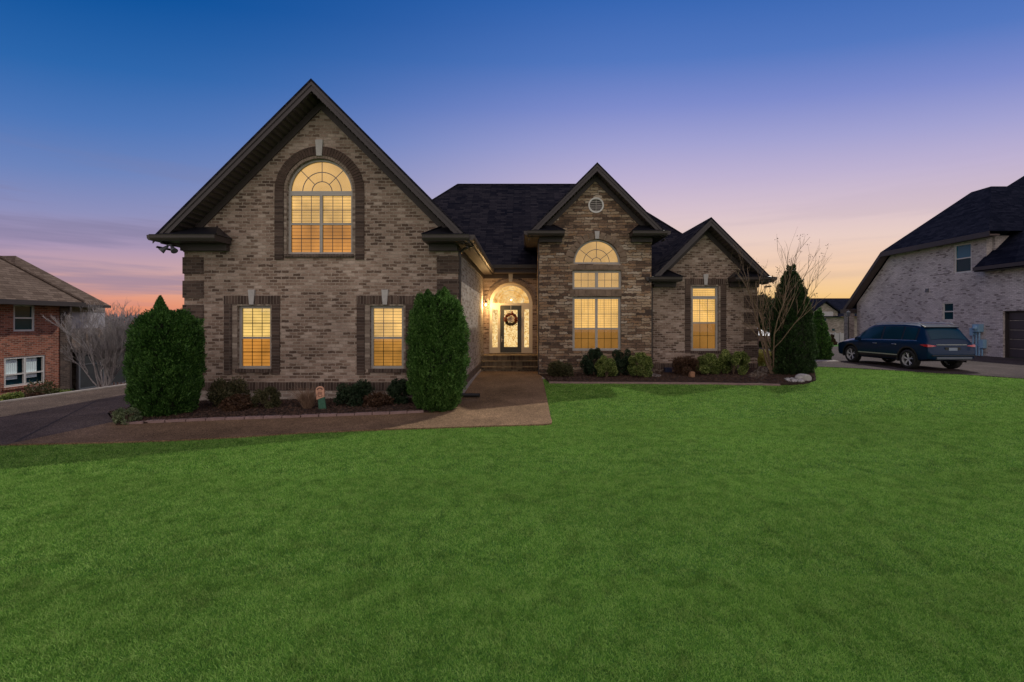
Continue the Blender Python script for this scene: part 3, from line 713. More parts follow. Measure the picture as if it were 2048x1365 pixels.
for q in (sl_l, sl_r):
    m = MB(T); m.box(q[0]-.01, q[1]+.01, .23, .24, sz[0]-.01, sz[1]+.01); part('sidelight', m, 'etched', ef)
m = MB(T); m.plate([(fx0+.08, zs+.04), (fx1-.08, zs+.04)]+arc(fc, zs+.02, fr-.08, 3, 177, 30), [], .235, .245); part('transom_pane', m, 'etched_transom', ef)
m = MB(T)
for r_ in (.35, .7):
    rr = (fr-.1)*r_; m.plate(arc(fc, zs+.06, rr+.008, 0, 180, 24)+arc(fc, zs+.06, rr-.008, 180, 0, 24), [], .222, .232)
part('transom_grille', m, 'frame_cream', ef)
d = MB(T); gx0, gx1 = P(1007.7,0,YD)[0], P(1035,0,YD)[0]; gz0, gz1 = P(0,695,YD)[1], P(0,620,YD)[1]
d.plate(rect(dx0+.01, dx1-.01, zf_+.04, zdt-.01), [rect(gx0, gx1, gz0, gz1)], .20, .25)
d.plate(rect(gx0-.03, gx1+.03, gz0-.03, gz1+.03), [rect(gx0+.004, gx1-.004, gz0+.004, gz1-.004)], .188, .199)
dr = part('front_door', d, 'door')
m = MB(T); m.box(gx0-.005, gx1+.005, .225, .232, gz0-.005, gz1+.005); part('door_glass', m, 'etched', dr)
m = MB(T); hxp, hz = P(1003, 681, YD); m.box(hxp-.02, hxp+.02, .18, .2, hz-.09, hz+.09); m.tube([(hxp, .19, hz+.02), (hxp, .13, hz+.02), (hxp+.09, .13, hz+.02)], .011); m.tube([(hxp,.19,hz+.14),(hxp,.165,hz+.14)], .022, n=10); part('door_handle', m, 'brass', dr)
m = MB(T); m.box(ox0+.09, ox1-.09, -.02, .16, zf_-.05, zf_+.018); part('door_sill', m, 'brick_step')
# eave over the entry
m = MB(); m.box(GX1+.4, BX0-.01, 20.74, 20.82, 4.42, 4.70); m.box(GX1+.4, BX0-.01, 20.82, YD-.01, 4.42, 4.46); m.box(GX1+.02, BX0-.01, YD-.05, YD-.003, 4.22, 4.419); part('entry_fascia', m, 'trim_dark')
m = MB(); m.M = Matrix.Rotation(R(90), 4, 'Z'); m.prism([(20.60, 4.60), (20.74, 4.60), (20.74, 4.75), (20.58, 4.75)], -(BX0-.02), -(GX1+.42)); part('gutter', m, 'gutter')
# steps
for k, (z, y0_) in enumerate(((.83, 20.3), (.62, 19.95), (.41, 19.5))):
    m = MB(); e = .004*k; m.box(GX1+.03+e, BX0-.01-e, y0_+.05, YD-.001-.01*k, -.2, z-.06-.001*k); m.box(GX1+.03, BX0-.005, y0_, (20.36, 20.0)[k-1]-.001 if k else YD-.03, z-.058, z)
    part('step', m, 'brick_step')
# wall lantern beside the door
lx, lz = P(969.5, 610, 20.95)
m = MB(); lx = GX1+.13; ly = 20.95; lz = 3.02
m.box(GX1+.001, GX1+.02, ly-.05, ly+.05, lz-.02, lz+.26)
m.tube([(GX1+.02, ly, lz+.2), (GX1+.1, ly, lz+.27), (lx, ly, lz+.2)], .012)
m.lathe([(.001, .19), (.03, .18), (.075, .11), (.078, .10), (.001, .10)], (lx, ly, lz), 12); m.lathe([(.001,-.12), (.05,-.11), (.055,-.10), (.001,-.10)], (lx, ly, lz), 12)
for k in range(4):
    a = R(45+90*k); m.tube([(lx+.05*math.cos(a), ly+.05*math.sin(a), lz-.11), (lx+.066*math.cos(a), ly+.066*math.sin(a), lz+.11)], .004, n=4)
ln = part('wall_lantern', m, 'black')
m = MB(); m.lathe([(.001,.06), (.026,.04), (.035,0), (.026,-.04), (.001,-.06)], (lx, ly, lz), 14); part('lantern_bulb', m, 'bulb', ln, smooth=True)
pl_ = bpy.data.lights.new('lantern_light', 'POINT'); po = bpy.data.objects.new('lantern_light', pl_); COL.objects.link(po); po.parent = house
po.location = Vector((lx+.08, ly-.12, lz)) - house.location; pl_.energy = 85; pl_.color = (1, .60, .24); pl_.shadow_soft_size = .08
m = MB(T); bx, bz = P(1022, 600, YD); m.lathe([(.001,.035), (.03,.02), (.036,0), (.03,-.02), (.001,-.035)], (bx, .20, bz), 12)
part('foyer_bulb', m, 'bulb', ef)

# --- main hip roof and hidden walls ---
m = MB(); rz = 9.66; ry = 25.6; xl, xr = -3.64, 4.1
def V_(x, y, z): return (x, y, z)
A0 = (xl-4.9, 20.7, 4.76); B0 = (BXC, 20.7, 4.76); B1 = (BXC, 19.9, 3.96); C1 = (xr+5.7, 19.9, 3.96); RL = (xl, ry, rz); RR = (xr, ry, rz); RM = (BXC, ry, rz)
D1 = (xr+5.7, 31.3, 3.96); E0 = (xl-4.9, 30.5, 4.76); E1 = (xl-4.9, 30.5, 4.76)
m.face([A0, B0, RM, RL]); m.face([B1, C1, RR, RM, B0]); m.face([C1, D1, RR]); m.face([D1, E0, RL, RR]); m.face([E0, A0, RL])
m.face([A0, (A0[0],A0[1],4.6), (B0[0],B0[1],4.6), B0])
part('main_roof', m, 'shingle')
m = MB(); m.box(GX0+.02, WX1-.02, 29.2, 29.5, -.5, 4.5); part('rear_wall', m, 'brick')
m = MB(); m.tube([(RL[0], RL[1], RL[2]+.01), (RR[0], RR[1], RR[2]+.01)], .05, n=6); m.tube([(RL[0], RL[1], RL[2]+.01), (A0[0], A0[1], A0[2]+.02)], .04, n=5); m.tube([(RR[0], RR[1], RR[2]+.01), (C1[0], C1[1], C1[2]+.02)], .04, n=5); part('ridge_cap', m, 'shingle')
m = MB(); m.box(BX1+.002, WX1-.3, 20.3, 20.5, 0, 3.95); m.box(GX0+.3, BX0, 21.7, 21.9, 3, 4.6); part('inner_wall', m, 'brick')
m = MB(); m.box(BXC, C1[0]-.01, 19.93, 20.3, 3.80, 3.955); part('main_fascia', m, 'trim_dark')
# ------------------------------------------------------------------ ground
def V2(p): return Vector((p[0], p[1], 0))
def sheet(name, poly, off, mat, thick=.12, step=.5, kind='structure', clip=None, **k):
    "polygon in plan draped over the terrain, with a skirt"
    bm = bmesh.new(); vs = [bm.verts.new((x, y, 0)) for x, y in poly]; bm.faces.new(vs)
    bmesh.ops.triangulate(bm, faces=bm.faces[:])
    xs = [p[0] for p in poly]; ys = [p[1] for p in poly]
    for ax, (a, b) in enumerate(((min(xs), max(xs)), (min(ys), max(ys)))):
        q = math.ceil(a/step)*step
        while q < b:
            co = (q, 0, 0) if ax == 0 else (0, q, 0); no = (1,0,0) if ax == 0 else (0,1,0)
            bmesh.ops.bisect_plane(bm, geom=bm.verts[:]+bm.edges[:]+bm.faces[:], plane_co=co, plane_no=no); q += step
    if clip: bmesh.ops.bisect_plane(bm, geom=bm.verts[:]+bm.edges[:]+bm.faces[:], plane_co=(clip[1], 9, 0), plane_no=(clip[0], -.12*clip[0], 0), clear_inner=True)
    bmesh.ops.recalc_face_normals(bm, faces=bm.faces[:])
    if bm.faces[:] and sum(f.normal.z*f.calc_area() for f in bm.faces) < 0: bmesh.ops.reverse_faces(bm, faces=bm.faces[:])
    for v in bm.verts: v.co.z = zt(v.co.x, v.co.y)+off
    be = [e for e in bm.edges if len(e.link_faces) == 1]
    r = bmesh.ops.extrude_edge_only(bm, edges=be)
    for v in r['geom']:
        if isinstance(v, bmesh.types.BMVert): v.co.z -= thick
    bmesh.ops.recalc_face_normals(bm, faces=[f for f in r['geom'] if isinstance(f, bmesh.types.BMFace)])
    me = bpy.data.meshes.new(name); bm.to_mesh(me); bm.free(); me.update(); uvs(me); me.materials.append(M[mat])
    o = bpy.data.objects.new(name, me); COL.objects.link(o); return tag(o, kind=kind, **k)
def grid(name, mat):
    a = [-900, -400, -200, -120, -80, -60, -50, -40, -35]
    c = a+list(np.arange(-30, 30.1, .6))+[-q for q in a[::-1]]
    ys = [-60, -30, -15]+list(np.arange(-6, 42, .6))+[45, 50, 56, 62, 70, 90, 130, 200, 400, 1200]
    V = [(x, y, zt(x, y)) for y in ys for x in c]; n = len(c)
    F = [(j*n+i, j*n+i+1, (j+1)*n+i+1, (j+1)*n+i) for j in range(len(ys)-1) for i in range(n-1)]
    o = npmesh(name, V, F, M[mat], kind='structure'); o.data.polygons.foreach_set('use_smooth', [True]*len(F)); return o
grid('lawn_ground', 'lawn')
g2 = lambda l: [G(*p) for p in l]
front_edge = g2([(-60,894),(0,893),(200,889),(350,884),(480,877),(600,869),(740,863),(860,859),(980,855),(1090,852),(1103,850)])
right_edge = g2([(1104,846),(1101,835),(1097,815),(1088,771)])+[(.62, 18.2), (.53, 18.35), (.53, 19.55)]
bed_edge = g2([(232,854),(300,850),(400,845.5),(500,842),(600,838.5),(700,835),(780,832),(860,828),(893,820),(912,806)])+[(-1.80, 13.0)]
drive = front_edge+right_edge+[(GX1+.05, 19.55), (GX1+.05, 13.25)]+bed_edge[::-1]+[(-10.2, 11.6), (-10.1, 13.3), (GX0-.25, 14.2), (GX0-.25, 27), (-14.0, 27), (-14.05, 16.3), (-14.2, 15), (-14.4, 13.3), (-15.2, 11.6), (-17, 9.6), (-17, 8.2)]
M['drive_left'] = aggregate('darker_aggregate', (.098,.074,.060))
sheet('driveway', drive, .035, 'drive_left', clip=(-1, -9.35))
sheet('walkway', drive, .036, 'aggregate', clip=(1, -9.35))
# joints scored in the concrete
m = MB()
def groove(p, q, w=.012):
    n = max(2, int(math.dist(p, q)/.4)); d = Vector((q[0]-p[0], q[1]-p[1])).normalized(); s_ = Vector((-d.y, d.x))*w
    for k in range(n):
        a = Vector(p)+(Vector(q)-Vector(p))*k/n; b = Vector(p)+(Vector(q)-Vector(p))*(k+1)/n
        m.face([(x, y, zt(x, y)+.0392) for x, y in (a-s_, b-s_, b+s_, a+s_)])
groove(G(30,888), G(190,806)); groove(G(-40,850), G(230,830)); groove(G(232,856), G(262,884)) if False else None
groove(G(860,831), G(900,857)) if False else None
mk('driveway_joint', m, M['dark_inside'], kind='structure')
rb = g2([(1098,766),(1180,766.5),(1300,767),(1420,768),(1500,769.5),(1580,771.5),(1612,769),(1632,762)])+[(10.6, 17.4), (10.3, 18.6), (9.5, 19.5), (9.2, 18.87), (5.1, 18.87), (4.9, 18.3), (.56, 18.29)]
sheet('mulch_bed', rb, .06, 'mulch', step=.35)
lb = bed_edge[:]+[(GX1-.02, 13.19), (GX0, 13.19), (GX0-.2, 14.1), (-10.05, 13.2), (-10.15, 11.6)]
sheet('mulch_bed', [(x, y) for x, y in lb], .07, 'mulch', step=.35)
lawn2 = sheet('planting_strip', [(-14.2, 27), (-14.22, 16.3), (-14.36, 15), (-14.56, 13.3), (-15.35, 11.6), (-17.2, 9.6), (-21.0, 9.6), (-21.05, 27)], .02, 'mulch', step=.5)
# pale kerb of the driveway
def strip(name, pts, w, h, mat, **k):
    m = MB(); P_ = [Vector(p) for p in pts]; L = []
    for i, p in enumerate(P_):
        d = (P_[min(i+1, len(P_)-1)]-P_[max(i-1, 0)]).normalized(); n = Vector((-d.y, d.x))*w/2; L.append((p-n, p+n))
    R_ = []
    for a, b in L:
        za, zb = zt(*a), zt(*b); R_.append([m.av((a.x, a.y, za-.1)), m.av((a.x, a.y, za+h)), m.av((b.x, b.y, zb+h)), m.av((b.x, b.y, zb-.1))])
    for A, B in zip(R_, R_[1:]):
        for q in range(3): m.f.append([A[q], A[q+1], B[q+1], B[q]])
    return mk(name, m, M[mat], fix=True, **k)
strip('kerb', [(-17.1, 9.6), (-15.3, 11.6), (-14.5, 13.3), (-14.3, 15), (-14.14, 16.3), (-14.1, 20), (-14.1, 27)], .17, .07, 'concrete', kind='structure')
strip('bed_edging', [(x, y-.02) for x, y in g2([(1098,767.5),(1180,768),(1300,768.5),(1420,769.5),(1500,771),(1560,772.5)])], .045, .07, 'edging', kind='structure')
m = MB(); m.hprism([(.56, 17.1), (.86, 17.1), (.80, 18.27), (.56, 18.27)], .1, .23); mk('stone_slab', m, M['concrete'], base=(.7, 17.6, .1), bevel=.01, label='small pale concrete slab at the stone bay corner beside the walkway', cat='slab')
sd_poly = g2([(1612,734),(1680,736.5),(1764,741),(1900,749),(2048,759),(2150,766)])+[(23.88, 15.5), (23.88, 34.5), (16, 36), (13.6, 30), (12.6, 22), (12.3, 20.6)]
sheet('side_driveway', sd_poly, .03, 'asphalt', step=.8)
m = MB(); m.hprism([(12.5, 20.9), (13.9, 20.9), (14.1, 21.7), (12.6, 21.7)], .3, .53); mk('footpath', m, M['concrete'], kind='structure')

# ---- turf: real blades, denser near the camera ----
def inpoly(x, y, poly):
    c = np.zeros(len(x), bool); n = len(poly)
    for i in range(n):
        x0, y0 = poly[i]; x1, y1 = poly[(i+1) % n]
        if y0 == y1: continue
        m_ = ((y0 > y) != (y1 > y)) & (x < (x1-x0)*(y-y0)/(y1-y0)+x0); c ^= m_
    return c
zv = np.vectorize(zt)
def turf():
    hard = [drive, rb, lb, sd_poly, [(GX0, 13.1), (BX0, 13.1), (BX0, 18.2), (9.3, 18.8), (9.3, 30), (GX0, 30)], [(12.4, 20.8), (14.2, 20.8), (14.2, 21.8), (12.4, 21.8)]]
    VV = []; 
    for (ya, yb, dens, hgt, wid) in ((1.7, 4.2, 22000, .021, .0026), (4.2, 7, 10000, .024, .0036), (7, 11, 4500, .027, .0055), (11, 24, 1500, .030, .010)):
        xa = -1.16*yb-3.5; xb = 1.1*yb+3.5
        n = int((xb-xa)*(yb-ya)*dens); x = NP.uniform(xa, xb, n); y = NP.uniform(ya, yb, n)
        k = (x > -1.16*y-3.5) & (x < 1.10*y+3.5); inn = (x > -1.16*y-.3) & (x < 1.10*y+.3); k &= inn | (NP.uniform(0, 1, n) < .45); x, y = x[k], y[k]
        k = np.ones(len(x), bool)
        xj = x+NP.normal(0, .016, len(x)); yj = y+NP.normal(0, .016, len(x))
        for p in hard: k &= ~inpoly(xj, yj, p)
        k &= ~((x < -14) & (y > 9.4)); k &= ~((x > 9.3) & (y > 21)) 
        x, y = x[k], y[k]; n = len(x)
        z = zv(x, y)
        # mown turf is a little patchy
        pn = np.sin(x*2.3+1.3*np.sin(y*1.7))*np.sin(y*2.9+1.1*np.sin(x*1.3))
        h = hgt*NP.uniform(.55, 1.15, n)*(1+.12*pn); a = NP.uniform(0, 2*np.pi, n); l = NP.uniform(.2, 1.3, n)*h; la = NP.uniform(0, 2*np.pi, n)
        w = wid*NP.uniform(.7, 1.3, n)
        b = np.stack([x, y, z], 1); s_ = np.stack([np.cos(a)*w, np.sin(a)*w, 0*a], 1); t = b+np.stack([np.cos(la)*l, np.sin(la)*l, h], 1)
        VV.append(np.stack([b-s_, b+s_, t], 1).reshape(-1, 3))
    V = np.concatenate(VV); F = np.arange(len(V)).reshape(-1, 3)
    print('blades', len(F))
    npmesh('lawn_grass', V, F, M['blade'], label='short bright green mown turf of the front lawn', cat='grass', kind='stuff')
turf()

# ------------------------------------------------------------------ plants
def cards(C, D, L, Wd):
    "rhombic leaves: centres C, long axes D (unit), lengths L, widths Wd"
    n = len(C); r = NP.normal(size=(n, 3)); s = np.cross(D, r); s /= np.linalg.norm(s, axis=1)[:, None]+1e-9
    a = D*L[:, None]/2; b = s*Wd[:, None]/2
    V = np.stack([C-a, C+b-a*.1, C+a, C-b-a*.1], 1).reshape(-1, 3); return V, np.arange(4*n).reshape(-1, 4)
def lump(th, t, seed, k=1.0):
    return k*(np.sin(th*3+seed+4*t)*.4+np.sin(th*5-seed*2+9*t)*.3+np.sin(th*9+13*t+seed)*.2+np.sin(th*14-21*t+seed*3)*.2)
def crown_profile(root_, base, h, prof, n, mat, L=.075, Wd=.030, seed=1, bulge=.07, tips=(), core=.80, name='crown', spray=.075):
    "upright evergreen: prof(t) radius over height"
    bx, by, bz = base; t = NP.uniform(0, 1, n*3); r = np.array([prof(q) for q in t]); rm = r.max()
    k = NP.uniform(0, rm, n*3) < r+.02; t, r = t[k][:n], r[k][:n]; n = len(t)
    th = NP.uniform(0, 2*np.pi, n); rr = r*(1+bulge*lump(th, t, seed))
    f = 1-.30*NP.uniform(0, 1, n)**2.2; f += NP.normal(0, .012, n)
    rr = rr*f+NP.exponential(.012, n)
    C = np.stack([bx+rr*np.cos(th), by+rr*np.sin(th), bz+t*h+NP.normal(0, .02, n)], 1)
    if spray:
        q = NP.permutation(n)[:max(60, n//85)]; pick = q[NP.integers(0, len(q), int(n*.62))]; jit = NP.normal(0, 1, (len(pick), 3)); jit /= np.linalg.norm(jit, axis=1)[:, None]; jit *= NP.uniform(0, 1, len(pick))[:, None]**.5*np.array([1, 1, 1.5])*spray
        C[:len(pick)] = C[pick]+jit; C[:len(pick), 0] += np.cos(th[pick])*spray*.45; C[:len(pick), 1] += np.sin(th[pick])*spray*.45; th = th.copy(); th[:len(pick)] = th[pick]; C[:, 2] = np.maximum(C[:, 2], bz+.01)
    D = np.stack([np.cos(th), np.sin(th), 0*th+1.1], 1)+NP.normal(0, .55, (n, 3)); D /= np.linalg.norm(D, axis=1)[:, None]
    V, F = cards(C, D, L*NP.uniform(.6, 1.4, n), Wd*NP.uniform(.7, 1.4, n))
    for (tx, ty, tz, tr, thh, tn) in tips:      # extra leaders
        q = NP.uniform(0, 1, tn)**.8; a = NP.uniform(0, 2*np.pi, tn); rr = tr*(1-q)**.8*NP.uniform(.3, 1.05, tn)
        C = np.stack([bx+tx+rr*np.cos(a), by+ty+rr*np.sin(a), bz+tz+q*thh], 1)
        D = np.stack([np.cos(a)*.6, np.sin(a)*.6, 0*a+1.3], 1)+NP.normal(0, .4, (tn, 3)); D /= np.linalg.norm(D, axis=1)[:, None]
        v, f_ = cards(C, D, L*NP.uniform(.6, 1.4, tn), Wd*NP.uniform(.7, 1.4, tn)); F = np.concatenate([F, f_+len(V)]); V = np.concatenate([V, v])
    npmesh(name, V, F, M[mat], parent=root_)
    m = MB(); m.lathe([(.01, .02)]+[(max(.01, prof(q)*core), h*q) for q in np.linspace(.03, .96, 14)]+[(.01, h*.965)], base, 20); mk('shade_core', m, M['crown_core'], parent=root_, smooth=True)  # added solid dark core, gives the gaps between leaves their shade
def evergreen(name, label, cat, base, h, prof, n, mat, tips=(), trunk=.06, **k):
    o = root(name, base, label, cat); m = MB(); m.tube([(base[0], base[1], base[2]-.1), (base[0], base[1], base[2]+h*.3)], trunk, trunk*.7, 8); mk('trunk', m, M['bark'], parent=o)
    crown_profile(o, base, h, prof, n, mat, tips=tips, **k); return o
def interp(tab): 
    xs, ys = zip(*tab); return lambda t: float(np.interp(t, xs, ys))
def gb(px, py): x, y = G(px, py); return (x, y, zt(x, y)+.03)
evergreen('arborvitae', 'broad dark green arborvitae with a pointed tip, at the left end of the mulch bed', 'arborvitae', (lambda b: (b[0], b[1]+.35, b[2]))(gb(311,838)), 2.50,
  interp([(0,.41),(.06,.54),(.2,.64),(.4,.69),(.62,.69),(.76,.66),(.86,.60),(.93,.48),(.975,.33),(1,.12)]), 90000, 'arbor', tips=((-.08,-.1,2.30,.24,.54,2600), (.42,-.05,2.0,.30,.44,3500), (-.34,-.1,1.98,.30,.34,3000), (.16,-.25,2.2,.30,.36,3000)), bulge=.13, seed=2, L=.062, Wd=.022)
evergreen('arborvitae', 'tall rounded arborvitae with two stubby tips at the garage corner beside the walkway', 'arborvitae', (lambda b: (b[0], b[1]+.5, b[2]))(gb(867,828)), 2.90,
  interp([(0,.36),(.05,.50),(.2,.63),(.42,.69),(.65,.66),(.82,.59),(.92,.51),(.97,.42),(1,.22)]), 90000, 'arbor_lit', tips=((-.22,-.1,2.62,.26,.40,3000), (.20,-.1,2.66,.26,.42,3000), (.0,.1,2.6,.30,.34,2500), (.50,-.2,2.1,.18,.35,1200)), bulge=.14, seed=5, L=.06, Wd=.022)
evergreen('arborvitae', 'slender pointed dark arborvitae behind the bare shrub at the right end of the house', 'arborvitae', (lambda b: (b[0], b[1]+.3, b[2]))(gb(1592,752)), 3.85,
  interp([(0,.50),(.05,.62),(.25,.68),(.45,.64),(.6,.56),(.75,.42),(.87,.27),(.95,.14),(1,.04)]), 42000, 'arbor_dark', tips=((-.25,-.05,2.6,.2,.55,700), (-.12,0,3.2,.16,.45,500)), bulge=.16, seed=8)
x, z_ = P(1638, 720, 22.5); evergreen('arborvitae', 'small dark cone of an arborvitae on the lawn left of the parked car', 'arborvitae', (x, 22.5, zt(x, 22.5)), 2.35,
  interp([(0,.42),(.1,.50),(.4,.44),(.7,.27),(.9,.12),(1,.03)]), 14000, 'arbor', L=.09, Wd=.04, seed=11)
x, z_ = P(1664, 700, 40); evergreen('spruce', 'tiny dark pointed spruce in front of the distant grey house', 'spruce', (x, 40, z_-.3), 1.6,
  interp([(0,.42),(.3,.32),(.7,.14),(1,.02)]), 3500, 'shrub_brown', L=.14, Wd=.07, seed=13)

def shrub(name, label, cat, base, rx, h, n, mat, ry=None, L=.055, Wd=.035, stems=8, seed=1, gap=.0, open_=False, group=None):
    o = root(name, base, label, cat, group); bx, by, bz = base; ry = ry or rx
    rs = random.Random(seed); m = MB()
    for k in range(stems):
        a = rs.uniform(0, 6.28); f = rs.uniform(.2, .75); m.tube([(bx, by, bz-.05), (bx+rx*f*.4*math.cos(a), by+ry*f*.4*math.sin(a), bz+h*.4), (bx+rx*f*math.cos(a), by+ry*f*math.sin(a), bz+h*rs.uniform(.65, .92))], .010, .004, 5)
    mk('stem', m, M['bark'], parent=o)
    nc = 26; ca = NP.uniform(0, 2*np.pi, nc); cz = NP.uniform(.15, .92, nc); cr = np.sqrt(np.clip(1-(cz*1.0-.42)**2/.36, .05, 1))*NP.uniform(.45, .85, nc)
    cl = np.stack([bx+rx*cr*np.cos(ca), by+ry*cr*np.sin(ca), bz+h*cz*.92], 1)
    idx = NP.integers(0, nc, n); sp = NP.normal(0, 1, (n, 3)); sp /= np.linalg.norm(sp, axis=1)[:, None]; sp *= (NP.uniform(.3, 1.0, n)**.5*(.30+.12*open_))[:, None]*np.array([rx, ry, h*.62])
    C = cl[idx]+sp; C[:, 2] = np.maximum(C[:, 2], bz+.02)
    D = sp/(np.linalg.norm(sp, axis=1)[:, None]+1e-6)+np.array([0, 0, .5])+NP.normal(0, .5, (n, 3)); D /= np.linalg.norm(D, axis=1)[:, None]
    V, F = cards(C, D, L*NP.uniform(.6, 1.4, n), Wd*NP.uniform(.7, 1.3, n)); npmesh('foliage', V, F, M[mat], parent=o); return o
def wb(px, Y): x = (px-CX)*Y/FPX; return (x, Y, zt(x, Y)+.05)
def sb(px, py, dy=.2): b = gb(px, py); return (b[0], b[1]+dy, b[2])
# bed under the garage wall
shrub('shrub', 'loose olive green shrub just right of the broad arborvitae by the garage wall', 'shrub', sb(425,824,.6), .48, .72, 5000, 'shrub_mixed', seed=1, open_=True)
shrub('shrub', 'low sprawling reddish brown shrub between the olive shrub and the small round shrub', 'shrub', sb(462,828,.25), .35, .38, 2600, 'shrub_brown', seed=2, open_=True)
shrub('round_shrub', 'small round brown shrub below the left garage window', 'shrub', sb(514,828,.45), .36, .56, 6500, 'shrub_mixed', L=.04, Wd=.022, seed=3)
shrub('azalea_shrub', 'dark leafy shrub between the garden marker and the right garage window', 'shrub', sb(700,820,.4), .45, .66, 4200, 'shrub_dark', L=.07, Wd=.034, seed=4, open_=True)
shrub('shrub', 'low brown leafless looking shrub between the two dark green shrubs', 'shrub', sb(744,822,.35), .38, .34, 2500, 'shrub_brown', seed=5, open_=True)
shrub('round_shrub', 'dark round shrub touching the tall arborvitae by the right garage window', 'shrub', sb(793,818,.5), .42, .70, 6500, 'shrub_dark', seed=6)
shrub('silver_shrub', 'pale silvery low plant spilling over the paver edging at the foot of the broad arborvitae', 'plant', sb(246,852,.1), .26, .36, 2600, 'pale_leaf', L=.05, Wd=.02, seed=7)
def twigs(name, label, base, h, sp, n, mat, seed, r=.006, cat='shrub'):
    rs = random.Random(seed); m = MB(); bx, by, bz = base
    for k in range(n):
        a = rs.uniform(0, 6.28); s_ = rs.uniform(.1, 1)*sp; hh = h*rs.uniform(.6, 1); x0, y0 = bx+rs.uniform(-.08, .08), by+rs.uniform(-.08, .08)
        p1 = (x0+s_*.35*math.cos(a), y0+s_*.35*math.sin(a), bz+hh*.5); p2 = (x0+s_*math.cos(a), y0+s_*math.sin(a), bz+hh)
        m.tube([(x0, y0, bz-.03), p1, p2], r, r*.3, 4, cap=False)
        for q in range(2): m.tube([p1, (p1[0]+rs.uniform(-.1, .1), p1[1]+rs.uniform(-.1, .1), p1[2]+hh*rs.uniform(.2, .45))], r*.6, r*.2, 3, cap=False)
    return mk(name, m, M[mat], base=base, label=label, cat=cat)
twigs('twiggy_shrub', 'fan of bare straw coloured twigs left of the garden marker', sb(602,828,.35), .62, .55, 150, 'straw', 3)
# bed under the stone bay and the wing
shrub('shrub', 'low bronze green shrub nearest the walkway under the stone wall', 'shrub', wb(1120, 17.5), .46, .62, 6000, 'shrub_mixed', seed=21, open_=True)
shrub('holly_shrub', 'taller dark shrub below the left half of the big lower window', 'shrub', wb(1188, 17.75), .46, 1.02, 8000, 'shrub_dark', seed=22)
shrub('boxwood_shrub', 'green shrub in front of the two dark shrubs under the big lower window', 'shrub', wb(1213, 17.25), .40, .80, 8000, 'shrub_green', seed=23, L=.05)
shrub('holly_shrub', 'taller dark shrub below the right half of the big lower window', 'shrub', wb(1243, 17.8), .44, 1.02, 8000, 'shrub_dark', seed=24)
shrub('boxwood_shrub', 'round green shrub at the right corner of the stone bay beside the pale splash block', 'shrub', wb(1281, 17.3), .46, .90, 9000, 'shrub_green', seed=25)
shrub('shrub', 'low reddish brown shrub in front of the blue crawlspace cover', 'shrub', wb(1372, 17.9), .50, .66, 6000, 'shrub_brown', seed=26, open_=True)
shrub('boxwood_shrub', 'smaller round yellow green shrub below the narrow wing window', 'shrub', wb(1415, 17.6), .42, .82, 8500, 'shrub_green', seed=27)
shrub('boxwood_shrub', 'bigger round yellow green shrub right of the narrow wing window', 'shrub', wb(1467, 17.5), .54, .95, 11000, 'shrub_green', seed=28)
bx_, bz_ = P(1533, 742, 19.8); shrub('golden_shrub', 'yellow leaved shrub behind the right corner of the house', 'shrub', (bx_, 19.8, zt(bx_, 19.8)), .42, .72, 4200, 'yellow_leaf', seed=29)
# multi stemmed bare trees
def bare_tree(name, label, base, h, spread, stems, seed, mat, r0=.035, levels=3, leaves=0, lean=(0, 0), kids=4, vz=.35, keep=.45):
    rs = random.Random(seed); o = root(name, base, label, 'tree'); tr = MB(); br = MB(); tips = []
    def grow(p, d, l, r, lv, mb):
        n = 5; pts = [p]; q = p
        for k in range(n):
            d = (d+Vector((rs.gauss(0, .09), rs.gauss(0, .09), rs.gauss(.03, .05)))).normalized(); q = q+d*l/n; pts.append(q)
        mb.tube(pts, r, r*keep, 6 if lv == levels else 4, cap=False)
        if lv == 0: tips.append(q); return
        for k in range(kids):
            i = rs.randint(2, n); a = Vector((rs.gauss(0, 1), rs.gauss(0, 1), rs.gauss(vz, .35))).normalized()
            grow(pts[i], (d*1.2+a*.65).normalized(), l*rs.uniform(.42, .66), max(.0035, r*keep*(1.2-i/n*.4)), lv-1, br)
    for s_ in range(stems):
        a = 2*math.pi*s_/stems+rs.uniform(-.3, .3); f = rs.uniform(.25, 1)
        d = Vector((math.cos(a)*spread*f+lean[0], math.sin(a)*spread*f*.6+lean[1], 1)).normalized()
        grow(Vector(base)+Vector((rs.uniform(-.08, .08), rs.uniform(-.06, .06), -.05)), d, h*rs.uniform(.5, .72), r0*rs.uniform(.7, 1.1), levels, tr)
    mk('trunk', tr, M[mat], parent=o, smooth=True); mk('branches', br, M[mat], parent=o, smooth=True)
    if leaves:
        T_ = [tuple(t) for t in tips if rs.random() < leaves]; 
        if T_:
            C = np.repeat(np.array(T_), 5, 0); C = C+NP.normal(0, .05, C.shape); D = NP.normal(size=C.shape); D /= np.linalg.norm(D, axis=1)[:, None]
            V, F = cards(C, D, .05*NP.uniform(.6, 1.4, len(C)), .03*NP.uniform(.6, 1.4, len(C))); npmesh('seed_heads', V, F, M['shrub_brown'], parent=o, kind='stuff')
b = gb(1548, 751)
bare_tree('crape_myrtle', 'bare many stemmed tree with tan branches fanning out in front of the slender arborvitae', b, 3.9, .38, 14, 5, 'bark', r0=.030, levels=3, leaves=.16, lean=(.02, -.04), kids=3, vz=.9, keep=.6)
bare_tree('bare_tree', 'bare grey many stemmed tree by the kerb in front of the neighbouring screened porch', (-16.1, 18.2, zt(-16.1, 18.2)), 2.75, .60, 14, 9, 'bark_grey', r0=.032, levels=4, lean=(.05, 0), kids=5, vz=.5, keep=.6)
